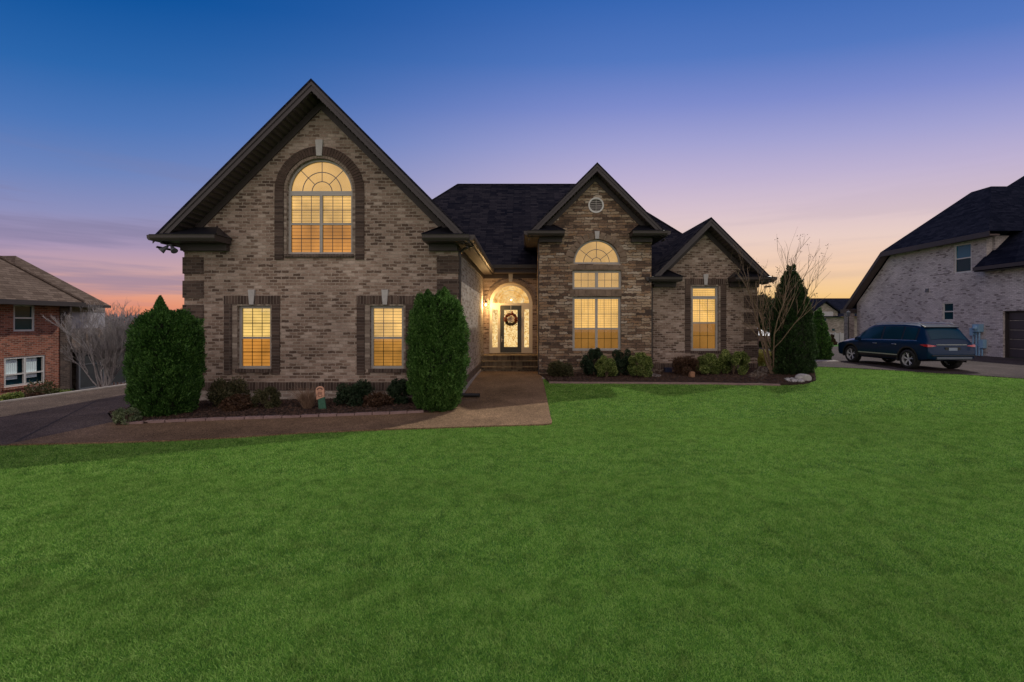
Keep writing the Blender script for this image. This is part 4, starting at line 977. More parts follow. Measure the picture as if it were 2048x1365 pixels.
# planting along the neighbour's wall
for (px, Y, rx, h, n, mat, lab, sd) in (
   (22, 14.6, .40, .42, 2200, 'shrub_green', 'bright strappy green plant at the left edge beside the kerb', 31),
   (48, 16.6, .6, .75, 3000, 'shrub_brown', 'reddish brown shrub below the left half of the wide window', 32),
   (78, 17.6, .62, 1.15, 3800, 'shrub_mixed', 'tall bronze shrub reaching in front of the wide window', 33),
   (112, 18.2, .60, .85, 4200, 'shrub_green', 'round green shrub near the dark corner of the red brick house', 34),
   (131, 18.8, .40, .75, 2600, 'shrub_dark', 'narrow dark shrub at the corner of the red brick house', 35)):
    x = (px-CX)*Y/FPX; shrub('shrub', lab, 'shrub', (x, Y, zt(x, Y)), rx, h, n, mat, seed=sd, L=.08, Wd=.045, open_=(sd in (32, 33)))

# ---- small things of the beds ----
ORD = 'first second third fourth fifth sixth seventh eighth ninth tenth eleventh twelfth thirteenth fourteenth fifteenth sixteenth seventeenth eighteenth nineteenth twentieth twenty-first twenty-second twenty-third twenty-fourth'.split()
line = bed_edge[:8]; seg = []; acc = 0
pts = [Vector(p) for p in line]; step_ = .40; pos = pts[0].copy(); i = 0; k = 0; tot = sum((b-a).length for a, b in zip(pts, pts[1:])); s0 = .28
def along(s_):
    for a, b in zip(pts, pts[1:]):
        l = (b-a).length
        if s_ <= l: return a+(b-a)*s_/l, (b-a).normalized()
        s_ -= l
    return pts[-1], (pts[-1]-pts[-2]).normalized()
while s0 < tot-.1:
    p, d = along(s0); a = math.atan2(d.y, d.x)+random.uniform(-.02, .02); ln_ = step_/2-.008
    m = MB(); m.M = Matrix.Translation((p.x, p.y+.055+random.uniform(-.004, .004), zt(p.x, p.y)+random.uniform(-.004, .006))) @ Matrix.Rotation(a, 4, 'Z'); m.box(-ln_, ln_, -.06, .06, -.03, .085)
    mk('edging_paver', m, M['edging'], base=(p.x, p.y+.055, zt(p.x, p.y)), bevel=.006, label=ORD[k % 24]+' dusty pink edging paver from the left in the row along the garage bed', cat='paver', group='edging pavers along the garage bed')
    s0 += step_; k += 1
# scattered bark chips
def chips(poly, n, off):
    xs = [p[0] for p in poly]; ys = [p[1] for p in poly]; x = NP.uniform(min(xs), max(xs), n*2); y = NP.uniform(min(ys), max(ys), n*2); k = inpoly(x, y, poly); x, y = x[k], y[k]; n = len(x)
    C = np.stack([x, y, zv(x, y)+off+NP.uniform(0, .015, n)], 1); D = NP.normal(size=(n, 3)); D[:, 2] *= .4; D /= np.linalg.norm(D, axis=1)[:, None]
    return cards(C, D, NP.uniform(.03, .10, n), NP.uniform(.012, .03, n))
V, F = chips(lb, 9000, .075); V2_, F2 = chips(rb, 11000, .065)
npmesh('bark_chips', np.concatenate([V, V2_]), np.concatenate([F, F2+len(V)]), M['chip'], label='loose dark bark chips covering the planting beds', cat='bark mulch', kind='stuff')
def rock(name, label, c, r, mat, seed, flat=.6, cat='stone', group=None):
    rs = random.Random(seed); bm = bmesh.new(); bmesh.ops.create_icosphere(bm, subdivisions=3, radius=1)
    dirs = [(Vector((rs.gauss(0,1), rs.gauss(0,1), rs.gauss(0,1))).normalized(), rs.uniform(.55, .9)) for _ in range(9)]
    m = MB()
    for v in bm.verts:
        p = v.co.copy()
        for d, k in dirs:
            e = p.dot(d)-k
            if e > 0: p -= d*e*.9
        m.v.append((c[0]+p.x*r, c[1]+p.y*r*.8, c[2]+p.z*r*flat))
    for f in bm.faces: m.f.append([v.index for v in f.verts])
    bm.free(); return mk(name, m, M[mat], base=c, label=label, cat=cat, group=group)
rs = random.Random(4)
b = gb(1621, 766); rock('rock', 'largest pale rock at the tip of the right mulch bed', (b[0]-.15, b[1]+.15, b[2]+.10), .26, 'rock', 1)
for k in range(16):
    b = gb(1582+rs.uniform(-14, 22), 766+rs.uniform(-3, 3)); rock('stone', 'small pale stone in the pile beside the largest rock', (b[0], b[1], b[2]+.05), rs.uniform(.06, .13), 'rock', 20+k, group='small pale stones at the bed tip')
M['terracotta'] = plain('weathered_orange_stone', (.25,.13,.07), .85, .25, 10)
b = gb(1386, 759); rock('round_stone', 'rounded orange brown stone in front of the reddish shrub', (b[0], b[1]+.1, b[2]+.12), .16, 'terracotta', 77, .8)
m = MB(); b = gb(1306, 757); m.hprism([(b[0]-.1, b[1]+.75), (b[0]+.12, b[1]+.75), (b[0]+.28, b[1]), (b[0]-.02, b[1]-.02)], b[2]-.05, b[2]+.05)
for s_ in ((-.1, .75, -.02, -.02), (.12, .75, .28, 0)): m.tube([(b[0]+s_[0], b[1]+s_[1], b[2]+.07), (b[0]+s_[2], b[1]+s_[3], b[2]+.07)], .025, n=6)
mk('splash_block', m, M['concrete'], base=b, label='pale splash block under the downspout right of the stone bay', cat='splash block')
# garden marker
b = sb(640, 826, .1); mr = root('garden_marker', b, 'weathered garden marker, peach painted rounded top over a green post, in the garage bed', 'garden marker')
T = Matrix.Translation(b) @ Matrix.Rotation(R(-4), 4, 'Y'); m = MB(T); m.plate([(-.07, -.05), (.12, -.05), (.10, .30), (.095, .34), (-.07, .29)], [], -.02, .02)
mk('post', m, plain('faded_green_paint', (.035,.12,.075), .7, .35, 14), parent=mr, bevel=.004)
m = MB(T); m.plate([(-.105, .285), (.10, .345)]+arc(-.0, .51, .105, 0, 180, 14)+[(-.105, .5)], [], -.028, .012)
mk('rounded_top', m, plain('peach_paint', (.60,.33,.22), .7, .25, 16), parent=mr, bevel=.004)
dk = plain('faded_dark_lines', (.16,.08,.06), .8)
m = MB(T)
m.plate(arc(0, .50, .085, 20, 160, 12)+arc(.0, .50, .055, 160, 20, 12), [], -.0325, -.029)
for x in (-.035, .03): m.box(x-.006, x+.006, -.0325, -.029, .40, .47)
m.box(-.008, .006, -.0325, -.029, .40, .48)
m.plate(arc(0, .40, .055, 190, 350, 10)+arc(0, .40, .042, 350, 190, 10), [], -.0325, -.029)
mk('painted_lines', m, dk, parent=mr)
# black drain hose end on the walkway
a = gb(905, 794); c = gb(958, 799); m = MB(); z0 = a[2]+.05
n = 60; 
prof = []
for k in range(n+1): prof.append((.050 if k % 2 else .058, k*.8/n))
m.M = Matrix.Translation((c[0]-.78, c[1]+.05, z0+.02)) @ Matrix.Rotation(R(-3), 4, 'Z') @ Matrix.Rotation(R(90), 4, 'Y'); m.lathe(prof, (0,0,0), 14); m.lathe([(.044, .8), (.044, 0)], (0,0,0), 14)
mk('drain_pipe', m, M['black'], base=(c[0]-.4, c[1], z0), label='black corrugated drain pipe lying across the walkway beside the tall arborvitae', cat='drain pipe')
# wreath hanging on the front door
wx, wz = P(1021.5, 639, YD); wy = YD+.15; wr = root('wreath', (wx, wy, wz), 'autumn wreath with a pale woven centre and red leaves hanging on the front door', 'wreath')
m = MB(); n = 260; 
m.tube([(wx+.24*math.cos(2*math.pi*k/40), wy, wz+.24*math.sin(2*math.pi*k/40)) for k in range(41)], .055, n=8, cap=False); mk('vine_ring', m, M['bark'], parent=wr)
def ringleaves(a0, a1, n, name, c):
    a = NP.uniform(R(a0), R(a1), n); r = NP.normal(.24, .045, n); C = np.stack([wx+r*np.cos(a), wy-.05+NP.normal(0, .02, n), wz+r*np.sin(a)], 1); D = NP.normal(size=(n, 3)); D /= np.linalg.norm(D, axis=1)[:, None]
    V, F = cards(C, D, .07*NP.uniform(.6, 1.4, n), .04*NP.uniform(.6, 1.4, n)); npmesh(name, V, F, leaf_mat(name, *c), parent=wr)
ringleaves(-30, 210, 420, 'red_leaves', ((.10,.02,.012), (.28,.05,.03), (.45,.16,.06)))
ringleaves(200, 340, 240, 'dark_leaves', ((.012,.012,.008), (.035,.025,.015), (.08,.05,.03)))
m = MB(); m.M = Matrix.Translation((wx, wy, wz)); m.plate(arc(0, 0, .14, 0, 351, 40), [], -.03, -.01); mk('centre_disc', m, plain('off_white_centre', (.55,.5,.45), .8, .2, 20), parent=wr)
m = MB(); m.M = Matrix.Translation((wx, wy, wz))
for k in range(5):
    x, z = (random.uniform(-.06, .06), random.uniform(-.06, .06)); m.plate(arc(x, z, .045, 0, 345, 20), [arc(x, z, .036, 0, 345, 20)], -.036, -.0305)
mk('scroll', m, plain('bronze_scroll', (.14,.09,.07), .6), parent=wr)
m = MB(); m.box(wx-.012, wx+.012, wy-.02, wy-.014, wz+.26, P(0,611,YD)[1]+.02); mk('hanger', m, M['brass'], parent=wr)
# ------------------------------------------------------------------ red brick house on the left
XL = -21.1
nh = root('red_brick_house', (-24, 18, -1.2), 'two storey red brick house with brown hip roof at the left edge', 'house')
TL = Matrix.Translation((XL, 0, 0)) @ Matrix.Rotation(R(90), 4, 'Z')      # local x -> world Y, depth -> -X
def yz(px, py, X): Y = X*FPX/(px-CX); return Y, EYE-(py-CY)*Y/FPX
def win_L(a, b, c, d):
    y0, z1 = yz(a, b, XL); y1, _ = yz(c, b, XL); ym = (y0+y1)/2
    return y0, y1
u = win_L(27, 610, 70, 662); uz = (EYE-(663-CY)*((u[0]+u[1])/2)/FPX, EYE-(610-CY)*((u[0]+u[1])/2)/FPX)
l = win_L(8, 712, 91, 770); lz0 = EYE-(771-CY)*((l[0]+l[1])/2)/FPX; lz1 = EYE-(712.5-CY)*((l[0]+l[1])/2)/FPX
yc = yz(137, 600, XL)[0]
w = MB(TL); w.plate([(10, -2), (yc, -2), (yc, 3.2), (10, 3.2)], [rect(u[0], u[1], *uz), rect(l[0], l[1], lz0, lz1)], 0, .25); part('brick_wall', w, 'brick_red', nh)
w = MB(); w.box(-30, XL-.001, yc-.26, yc, -2, 3.18); part('gable_wall', w, 'brick_red', nh)
w = MB(); w.box(-30, XL-.001, 10, 10.2, -2, 3.18); part('gable_wall', w, 'brick_red', nh)
w = MB(TL); w.box(yc-.42, yc+.03, -.03, .10, -2, 3.12); part('corner_quoin', w, 'brick_dark', nh)
sash_window(TL, u[0], u[1], uz[0], uz[1], nh, fm='frame_white', grille=False, dark=True, fw=.07, depth=.03)
sash_window(TL, l[0], l[1], lz0, lz1, nh, cols=2, fm='frame_white', grille=False, dark=True, curtains=True, fw=.08, depth=.03, rail=.40)
m = MB(TL); m.box(l[0]-.05, l[1]+.05, -.05, .05, lz0-.1, lz0-.003); part('window_sill', m, 'brick_red', nh)
ez = 3.17; ex = -20.5; ey = 22.1
m = MB(); t_ = 4.2; c = (ex, ey, ez); d = (ex, 9.4, ez); e = (-31, 9.4, ez); f = (-31, ey, ez); r1 = (ex-5.2, ey-5.2, ez+5.1); r2 = (ex-5.2, 9.4+5.2, ez+5.1)
m.face([d, c, r1, r2]); m.face([c, f, r1]); m.face([f, e, r2, r1]); m.face([e, d, r2]); m.face([c, d, e, f]); part('roof', m, 'shingle_brown', nh)
m = MB(); m.tube([(c[0], c[1], c[2]+.02), (r1[0], r1[1], r1[2]+.03)], .07, n=6); part('hip_cap', m, 'shingle_brown', nh)
m = MB(); m.box(ex-.02, ex+.04, 9.4, ey+.04, ez-.2, ez-.003); m.box(ex-.6, ex-.022, 9.4, ey, ez-.17, ez-.14); m.box(-31, ex-.022, ey-.02, ey+.04, ez-.2, ez-.003); part('fascia', m, 'fascia', nh)
# set back volume with lean-to porch
X2 = -22.0; T2 = Matrix.Translation((X2, 0, 0)) @ Matrix.Rotation(R(90), 4, 'Z')
w = MB(T2); w.box(yc+.05, 24.9, 0, .25, 2.75, 3.1); part('upper_wall', w, 'brick_grey', nh)
w = MB(T2); w.box(yc+.05, 24.9, .01, .24, 1.9, 2.748); part('siding_panel', w, 'siding', nh)
w = MB(T2); w.box(yc+.05, 27.3, .0, .25, -2, 1.898); part('lower_wall', w, 'brick_grey', nh)
m = MB(); ex2 = -21.4; ey2 = 24.5; c = (ex2, ey2, 3.12); d = (ex2, 19.8, 3.12); f = (-31, ey2, 3.12); e = (-31, 19.8, 3.12); r1 = (ex2-2.35, ey2-2.35, 5.35); r2 = (-31, ey2-2.35, 5.35)
m.face([c, f, r2, r1]); m.face([d, c, r1]); m.face([e, d, r1, r2]); m.face([c, d, e, f]); part('rear_roof', m, 'shingle_brown', nh)
m = MB(); m.box(ex2-.02, ex2+.03, yc+.3, ey2+.03, 2.98, 3.115); part('rear_fascia', m, 'fascia', nh)
m = MB(); m.face([(-21.1, yc+.3, 1.05), (-21.1, 28, 1.05), (-22.0, 28, 1.95), (-22.0, yc+.3, 1.95)]); m.face([(-21.1, yc+.3, .93), (-22.0, yc+.3, 1.85), (-22.0, 28, 1.85), (-21.1, 28, .93)]); m.face([(-21.1, yc+.3, 1.05), (-21.1, yc+.3, .93), (-21.1, 28, .93), (-21.1, 28, 1.05)]); part('porch_roof', m, 'shingle_brown', nh)
m = MB(); m.box(-21.30, -21.26, yc+.75, 28, -.95, .93); part('porch_screen', m, 'porch_screen', nh)
m = MB()
for k in range(5): y = yc+.70+k*1.3; m.box(-21.36, -21.24, y-.04, y+.04, -1.2, .93)
m.box(-21.36, -21.235, yc+.7, 28, -.98, -.90); m.box(-21.36, -21.235, yc+.7, 28, .2, .24); part('porch_frame', m, 'steel_grey', nh)
m = MB(); m.box(-21.36, -21.22, yc+.30, 28, -2.2, -.985); part('knee_wall', m, 'brick_red', nh)
m = MB(); m.box(-21.26, -21.18, yc+.16, yc+.24, -1.8, 3.0); part('downspout', m, 'gutter', nh)
# picket fence by the porch
fr_ = root('picket_fence', (-18.6, 22.2, -1.3), 'weathered low picket fence at the foot of the bare grey tree', 'fence')
m = MB(); 
for k in range(26): x = -19.9+k*.17; m.box(x-.035, x+.035, 22.2, 22.225, -1.5, -.55+.0*k)
mk('picket', m, M['fence_wood'], parent=fr_); fr_.children[0].name = 'picket_panel'
m = MB(); m.box(-20, -15.5, 22.226, 22.27, -1.3, -1.22); m.box(-20, -15.5, 22.226, 22.27, -.75, -.67); mk('rail', m, M['fence_wood'], parent=fr_)

# ------------------------------------------------------------------ whitewashed house on the right
XR = 23.9
rh = root('white_brick_house', (28, 28, .4), 'whitewashed brick house with dark clipped gable roof behind the parked car', 'house')
TR = Matrix.Translation((XR, 0, 0)) @ Matrix.Rotation(R(-90), 4, 'Z')     # local x -> -Y, depth -> +X
def wr4(a, b, c, d):
    ya = XR*FPX/(a-CX); yb = XR*FPX/(c-CX); ym = (ya+yb)/2
    return -ya, -yb, EYE-(d-CY)*ym/FPX, EYE-(b-CY)*ym/FPX
uw = wr4(1908, 488, 1943, 546); sw = wr4(1885, 606, 1907, 641)
gy = XR*FPX/(2006-CX); gtop = EYE-(622.5-CY)*gy/FPX
z68 = 6.75
w = MB(TR); w.plate([(-34.2, -.2), (-16, -.2), (-16, 5.0), (-24.6, 5.0), (-24.6, z68), (-30.9, z68), (-34.2, 3.6)], [rect(*uw), rect(*sw), rect(-gy, -gy+5, .46, gtop)], 0, .3); part('brick_wall', w, 'brick_white', rh)
w = MB(); w.box(XR, 34, 33.9, 34.2, -.2, 3.5); part('rear_wall', w, 'brick_white', rh)
w = MB(); w.box(XR+.31, 34, 24.45, 24.75, -.2, 6.7); part('inner_wall', w, 'brick_white', rh)
sash_window(TR, *uw, rh, fm='frame_white', grille=False, dark=True, skyglass=True, fw=.07, depth=.04)
sash_window(TR, *sw, rh, fm='frame_white', grille=False, dark=True, fw=.05, depth=.04)
d = MB(TR)
for k in range(5):
    z0 = .48+k*(gtop-.50)/5; d.box(-gy+.06, -gy+4.9, .22, .28, z0+.008, z0+(gtop-.50)/5-.008)
    d.box(-gy+.12, -gy+4.8, .205, .219, z0+.07, z0+(gtop-.5)/5-.07)
gd = part('garage_door', d, 'garage_panel', rh)
m = MB(TR); m.box(-gy-.002, -gy+.055, .10, .29, .46, gtop); m.box(-gy+.056, -gy+5, .10, .29, gtop-.05, gtop); part('garage_door_frame', m, 'fascia', rh)
# roofs
XO = 23.35
m = MB(); ys, yn = 31.35, 23.9
# far slope down the gable rake, clipped hip facing us, level ridge
a0 = (XO, 34.9, 3.25); a1 = (XO, 31.2, 6.85); rg = (26.4, 28.1, 9.95); rb_ = (34, 28.1, 9.95)
m.face([a1, rg, rb_, (34, 34.9, 3.25), a0]); n0 = (XO, 23.9, 6.85); m.face([a1, n0, (25.2, 25.4, 8.7) if False else (26.4, 26.9, 9.95), rg])
m.face([n0, (34, 23.9, 6.85), (34, 26.9, 9.95), (26.4, 26.9, 9.95)]); m.face([(26.4, 26.9, 9.95), (34, 26.9, 9.95), rb_, rg])
part('roof', m, 'shingle_blue', rh)
m = MB(TR)
m.plate([(-34.9, 3.25), (-31.2, 6.85), (-31.2, 6.55), (-34.9, 2.93)], [], -.55, -.50); m.plate([(-31.2, 6.55), (-31.2, 6.85), (-23.9, 6.85), (-23.9, 6.60)], [], -.55, -.50); part('fascia', m, 'fascia', rh)
m = MB(TR); m.plate([(-34.9, 3.10), (-31.2, 6.70), (-23.9, 6.70), (-23.9, 6.62), (-31.23, 6.62), (-34.95, 3.0)], [], -.498, -.005); part('soffit', m, 'soffit', rh)
m = MB(); m.box(XO-.05, 24.6, 34.2, 35.1, 2.9, 3.2); part('cornice_return', m, 'gutter', rh)
m = MB(); m.box(23.3, 23.75, 34.25, 34.7, .2, 2.9); part('porch_post', m, 'brick_grey', rh)
m = MB(); p0 = (XO, 24.7, 5.12); p1 = (XO, 12, 5.12); p2 = (29.5, 12, 11.27); p3 = (29.5, 24.7, 11.27); m.face([p1, p0, p3, p2]); 
q = [(a, b, c-.25) for a, b, c in (p0, p1, p2, p3)]; m.face([q[0], q[1], q[2], q[3]]); m.face([p0, q[0], q[3], p3]); m.face([p0, p1, q[1], q[0]]); part('garage_roof', m, 'shingle_blue', rh)
m = MB(); m.box(XO-.06, XO-.003, 12, 24.72, 4.92, 5.10); m.box(XO, XR, 12, 24.7, 4.86, 4.90); part('garage_fascia', m, 'fascia', rh)
m = MB(); s0 = (28.0, 28.1, 9.97); m.face([s0, (33.8, 33.5, 9.97), (33.8, 28.1, 13.6)]); m.face([s0, (33.8, 28.1, 13.6), (33.8, 22.5, 9.97)]); m.face([s0, (33.8, 22.5, 9.97), (33.8, 33.5, 9.97)]); part('upper_roof', m, 'shingle_blue', rh)
vy = XR*FPX/(1855-CX); vz = EYE-(581-CY)*vy/FPX; m = MB(TR); m.box(-vy-.1, -vy+.1, -.06, .0, vz-.1, vz+.1); part('dryer_vent', m, 'steel_grey', rh)
# utility meters on its wall
my = 25.0; um = root('utility_meter', (XR-.2, my, .45), 'pale blue electric meter boxes and conduits on the wall beside the parked car', 'utility meter')
m = MB(); m.box(XR-.28, XR-.003, my-.26, my+.10, 1.75, 2.15); m.box(XR-.2, XR-.003, my+.12, my+.34, 1.55, 1.95); mk('meter_box', m, M['meter'], parent=um, bevel=.01)
m = MB(); m.lathe([(.001, -.10), (.10, -.08), (.13, 0)], (XR-.283, my-.08, 1.95), 18, axis='x'); mk('dial', m, M['meter'], parent=um, smooth=True)
m = MB()
for (dy, x) in ((-.16, .14), (.02, .12), (.22, .10)): m.tube([(XR-x, my+dy, 1.8), (XR-x, my+dy, .4)], .04, n=8)
m.tube([(XR-.12, my+.0, 1.1), (XR-.12, my-.3, .8), (XR-.12, my-.3, .4)], .035, n=8); mk('conduit', m, M['meter'], parent=um)
m = MB(); m.box(XR-.2, XR-.003, my-.42, my-.2, .9, 1.35); mk('lower_box', m, M['meter'], parent=um, bevel=.01)

# ------------------------------------------------------------------ far things on the right
s60 = 60
def q60(px, py): return P(px, py, s60)
fh = root('grey_house', (40, 64, -.6), 'distant grey house with a long dark roof and a small gabled dormer', 'house')
x0 = P(1585, 0, s60)[0]; x1 = P(1770, 0, s60)[0]
w = MB(); w.box(x0, x1, s60, s60+8, -1.5, P(0,634,s60)[1]); part('wall', w, 'brick_grey', fh)
m = MB(); ze_, zr_ = P(0,634,s60)[1], P(0,597,s60+4)[1]; m.face([(x0-.5, s60-.5, ze_), (x1, s60-.5, ze_), (x1, s60+4, zr_), (x0-.5, s60+4, zr_)]); m.face([(x0-.5, s60+8.5, ze_), (x0-.5, s60+4, zr_), (x1, s60+4, zr_), (x1, s60+8.5, ze_)]); m.face([(x0-.5, s60-.5, ze_), (x0-.5, s60+4, zr_), (x0-.5, s60+8.5, ze_)]); part('roof', m, 'shingle_blue', fh)
m = MB(); dx = P(1647, 0, s60)[0]; m.prism([(dx-1.6, ze_), (dx+1.6, ze_), (dx+1.6, ze_+.6), (dx, ze_+1.75), (dx-1.6, ze_+.6)], s60-.3, s60+4); dm = part('dormer', m, 'brick_grey', fh)
m = MB(); m.prism([(dx-1.9, ze_+.42), (dx, ze_+1.85), (dx+1.9, ze_+.42), (dx+1.9, ze_+.62), (dx, ze_+2.05), (dx-1.9, ze_+.62)], s60-.6, s60+4); part('dormer_roof', m, 'shingle_blue', dm)
m = MB(); m.box(dx-.5, dx+1.0, s60-.34, s60-.303, ze_+.05, ze_+.65); part('dormer_panel', m, 'siding', dm)
for (a, b, c, d_) in ((1648, 637, 1652, 642), (1664, 658, 1669, 662), (1703, 662, 1708, 665)):
    X0, Z1 = q60(a, b); X1, Z0 = q60(c, d_); m = MB(); m.box(X0, X1, s60-.05, s60+.01, Z0, Z1); part('window', m, 'glass_dark', fh)
X0, Z1 = P(1648, 667, 50); X1, Z0 = P(1691, 684, 50); m = MB()
m.box(X0, X1, 50, 50.1, Z0-.9, Z1); 
for k in range(5): x = X0+(X1-X0)*k/4; m.box(x-.06, x+.06, 49.93, 49.999, Z0-.9, Z1+.1)
mk('privacy_fence', m, M['siding'], base=((X0+X1)/2, 50, -1), label='distant pale grey privacy fence below the grey house', cat='fence')
X0, Z1 = P(1650, 702, 30); X1, Z0 = P(1690, 724, 30); wf = root('split_rail_fence', ((X0+X1)/2, 30, .2), 'low weathered rail fence on the grass beyond the parked car hood', 'fence')
m = MB(); m.box(X0-1.4, X1+1, 30, 30.05, Z1-.09, Z1); m.box(X0-1.4, X1+1, 30, 30.05, Z1-.40, Z1-.31); mk('rail', m, M['fence_wood'], parent=wf)
for k in range(4): m = MB(); x = X0-1.2+k*1.1; m.box(x-.05, x+.05, 29.9, 29.999, .1, Z1+.06); mk('post', m, M['fence_wood'], parent=wf)
# street lamp far behind
x, zl = P(1697, 628, 33); lp = root('lamp_post', (x, 33, .3), 'slim black lamp post in front of the left end of the white brick house', 'lamp post')
m = MB(); m.tube([(x, 33, .2), (x, 33, zl-.2)], .04, .03, 8); m.lathe([(.1, 0), (.07, .25), (.045, .5)], (x, 33, .3), 10); mk('pole', m, M['black'], parent=lp)
m = MB(); m.lathe([(.001,-.2), (.07,-.18), (.12,.08), (.15,.1), (.03,.2), (.001,.26)], (x, 33, zl), 10); mk('lantern', m, M['steel_grey'], parent=lp)
# things glimpsed past the right corner of the house
x = P(1523, 0, 34)[0]; o = root('evergreen_tree', (x, 34, 0), 'dark evergreen tree far behind the right corner of the house', 'tree'); b_ = (x, 34, zt(x, 34)); m = MB(); m.tube([b_, (b_[0], b_[1], 2)], .15, .1, 8); mk('trunk', m, M['bark'], parent=o)
crown_profile(o, b_, 3.9, interp([(0,1.1),(.3,1.5),(.6,1.2),(.85,.6),(1,.1)]), 12000, 'arbor_dark', L=.2, Wd=.1, seed=40, bulge=.12)
x0, z0 = P(1490, 670, 26); x1, z1 = P(1541, 659, 26); pv = root('garden_canopy', ((x0+x1)/2, 26, .2), 'white fabric canopy on brown posts behind the right corner of the house', 'canopy')
m = MB(); xm = x0+.5; m.face([(x0, 25.2, z0), (x1, 25.2, z0-.05), (x1-.5, 26.2, z1), (xm, 26.2, z1+.3)]); m.face([(x1, 25.2, z0-.05), (x1, 27.4, z0-.05), (x1-.5, 26.2, z1)]); m.face([(x1, 27.4, z0-.05), (x0, 27.4, z0), (xm, 26.2, z1+.3), (x1-.5, 26.2, z1)]); m.face([(x0, 27.4, z0), (x0, 25.2, z0), (xm, 26.2, z1+.3)]); mk('canopy_top', m, M['white_paint'], parent=pv)
for (x, y) in ((x0+.05, 25.25), (x1-.05, 25.25), (x1-.05, 27.35)): m = MB(); m.box(x-.05, x+.05, y-.05, y+.05, .0, z0-.06); mk('post', m, M['fence_wood'], parent=pv)
m = MB(); m.box(x0, x1, 25.22, 25.30, z0-.32, z0-.061); mk('beam', m, M['fence_wood'], parent=pv)
m = MB(); m.box(x0, x1+.2, 28.5, 28.6, -.3, 1.0)
for k in range(8): m.box(x0+k*.2, x0+.03+k*.2, 28.46, 28.499, -.3, 1.05)
mk('board_fence', m, M['fence_wood'], base=((x0+x1)/2, 28.5, 0), label='dark board fence behind the white canopy', cat='fence')

# ------------------------------------------------------------------ parked car
yaw = R(92.5)
rwx, rwy = 14.47, 17.85; gz_ = zt(14.9, 19)+.034
fwd = Vector((math.cos(yaw), math.sin(yaw), 0)); lft = Vector((-math.sin(yaw), math.cos(yaw), 0))
RW, FW, TRK, TR_ = .98, 4.08, .86, .385
CS = .94; org = Vector((rwx, rwy, gz_))-(fwd*RW+lft*TRK)*CS
CM = Matrix.Translation(org) @ Matrix.Rotation(yaw, 4, 'Z') @ Matrix.Scale(CS, 4)
cr_ = root('parked_car', tuple(org+fwd*2.5), 'dark blue three row sport utility car parked on the neighbouring driveway', 'car')
M['car_paint'] = (lambda t: t.pbr((.003,.020,.058), .32, None, Metallic=.1, **{'Coat Weight': .18, 'Coat Roughness': .06, 'Specular IOR Level': .15}))(NT('midnight_blue_paint'))
M['car_black'] = plain('black_body_trim', (.012,.012,.014), .35)
M['car_glass'] = (lambda t: t.pbr((.006,.035,.06), .08, None, **{'Specular IOR Level': .18}))(NT('tinted_glass'))
M['chrome'] = plain('satin_chrome', (.55,.56,.58), .28, .03, metallic=.7)
M['rim'] = plain('machined_rim', (.62,.63,.66), .35, .03, metallic=.3)
M['silver_trim'] = plain('silver_skid_trim', (.13,.15,.19), .35, metallic=.6)
M['tyre'] = plain('tyre_rubber', (.012,.012,.012), .8)
M['tail_red'] = (lambda t: t.pbr((.42,.012,.02), .12, None, **{'Coat Weight': 1.0}))(NT('red_tail_lens'))
ST = [  # l, W, zb, belt, Wr, ztop
 (0.00,.80,.46,.66,.72,.72),(.04,.90,.42,.72,.82,.80),(.09,.945,.40,.88,.86,.96),(.13,.955,.39,.97,.86,1.08),(.20,.962,.38,1.04,.82,1.20),(.32,.97,.36,1.09,.78,1.37),(.46,.975,.34,1.10,.745,1.56),(.60,.98,.33,1.10,.73,1.69),
 (.85,.985,.32,1.10,.725,1.745),(1.4,.99,.30,1.09,.73,1.785),(2.0,.99,.30,1.08,.735,1.79),(2.6,.99,.30,1.07,.73,1.78),(3.0,.99,.30,1.065,.725,1.745),(3.25,.99,.30,1.06,.72,1.68),(3.55,.99,.30,1.05,.735,1.50),(3.85,.985,.30,1.04,.76,1.29),(4.05,.98,.30,1.03,.78,1.165),
 (4.30,.97,.30,1.00,.77,1.125),(4.65,.955,.30,.96,.74,1.07),(4.90,.93,.30,.91,.70,1.00),(5.05,.88,.31,.84,.64,.92),(5.13,.80,.33,.75,.60,.80),(5.16,.74,.36,.64,.56,.68)]
def sec(l):
    k = 0
    while k < len(ST)-2 and l > ST[k+1][0]: k += 1
    A, B = ST[k], ST[k+1]; t = (l-A[0])/(B[0]-A[0]); t = min(1, max(0, t)); _, W_, zb, bt, wr_, zt_ = [a+(b-a)*t for a, b in zip(A, B)]
    c = lambda z: min(z, bt-.03); L = [(0, zb), (.80*W_, zb), (.955*W_, zb+.06), (W_*.99, min(zb+.2, bt-.08)), (W_, c(.80)), (W_*.99, c(.95)+.012), (W_*.955, bt)]
    y0, y1 = W_*.945, wr_
    for f in (.08, .36, .66, .94): L.append((y0+(y1-y0)*f, bt+(zt_-.055-bt)*f))
    L += [(wr_-.04, zt_-.02), (wr_-.16, zt_-.003), (wr_*.4, zt_+.008), (0, zt_+.012)]
    return L
LS = sorted(set([s_[0] for s_ in ST]+[.26, .39, .65, 1.0, 1.7, 2.3, 2.8, 3.4, 3.7, 3.95, 4.17, 4.5, 4.8]))
m = MB(CM); rings = []
for l in LS:
    s_ = sec(l); full = [(y, z) for y, z in s_]+[(-y, z) for y, z in s_[-2:0:-1]]
    rings.append([m.av((l, y, z)) for y, z in full])
n = len(rings[0])
for A, B in zip(rings, rings[1:]):
    for k in range(n): m.f.append([A[k], A[(k+1)%n], B[(k+1)%n], B[k]])
m.f.append(rings[0][::-1]); m.f.append(rings[-1][:])
body = mk('body', m, M['car_paint'], parent=cr_, fix=True)
cut = []
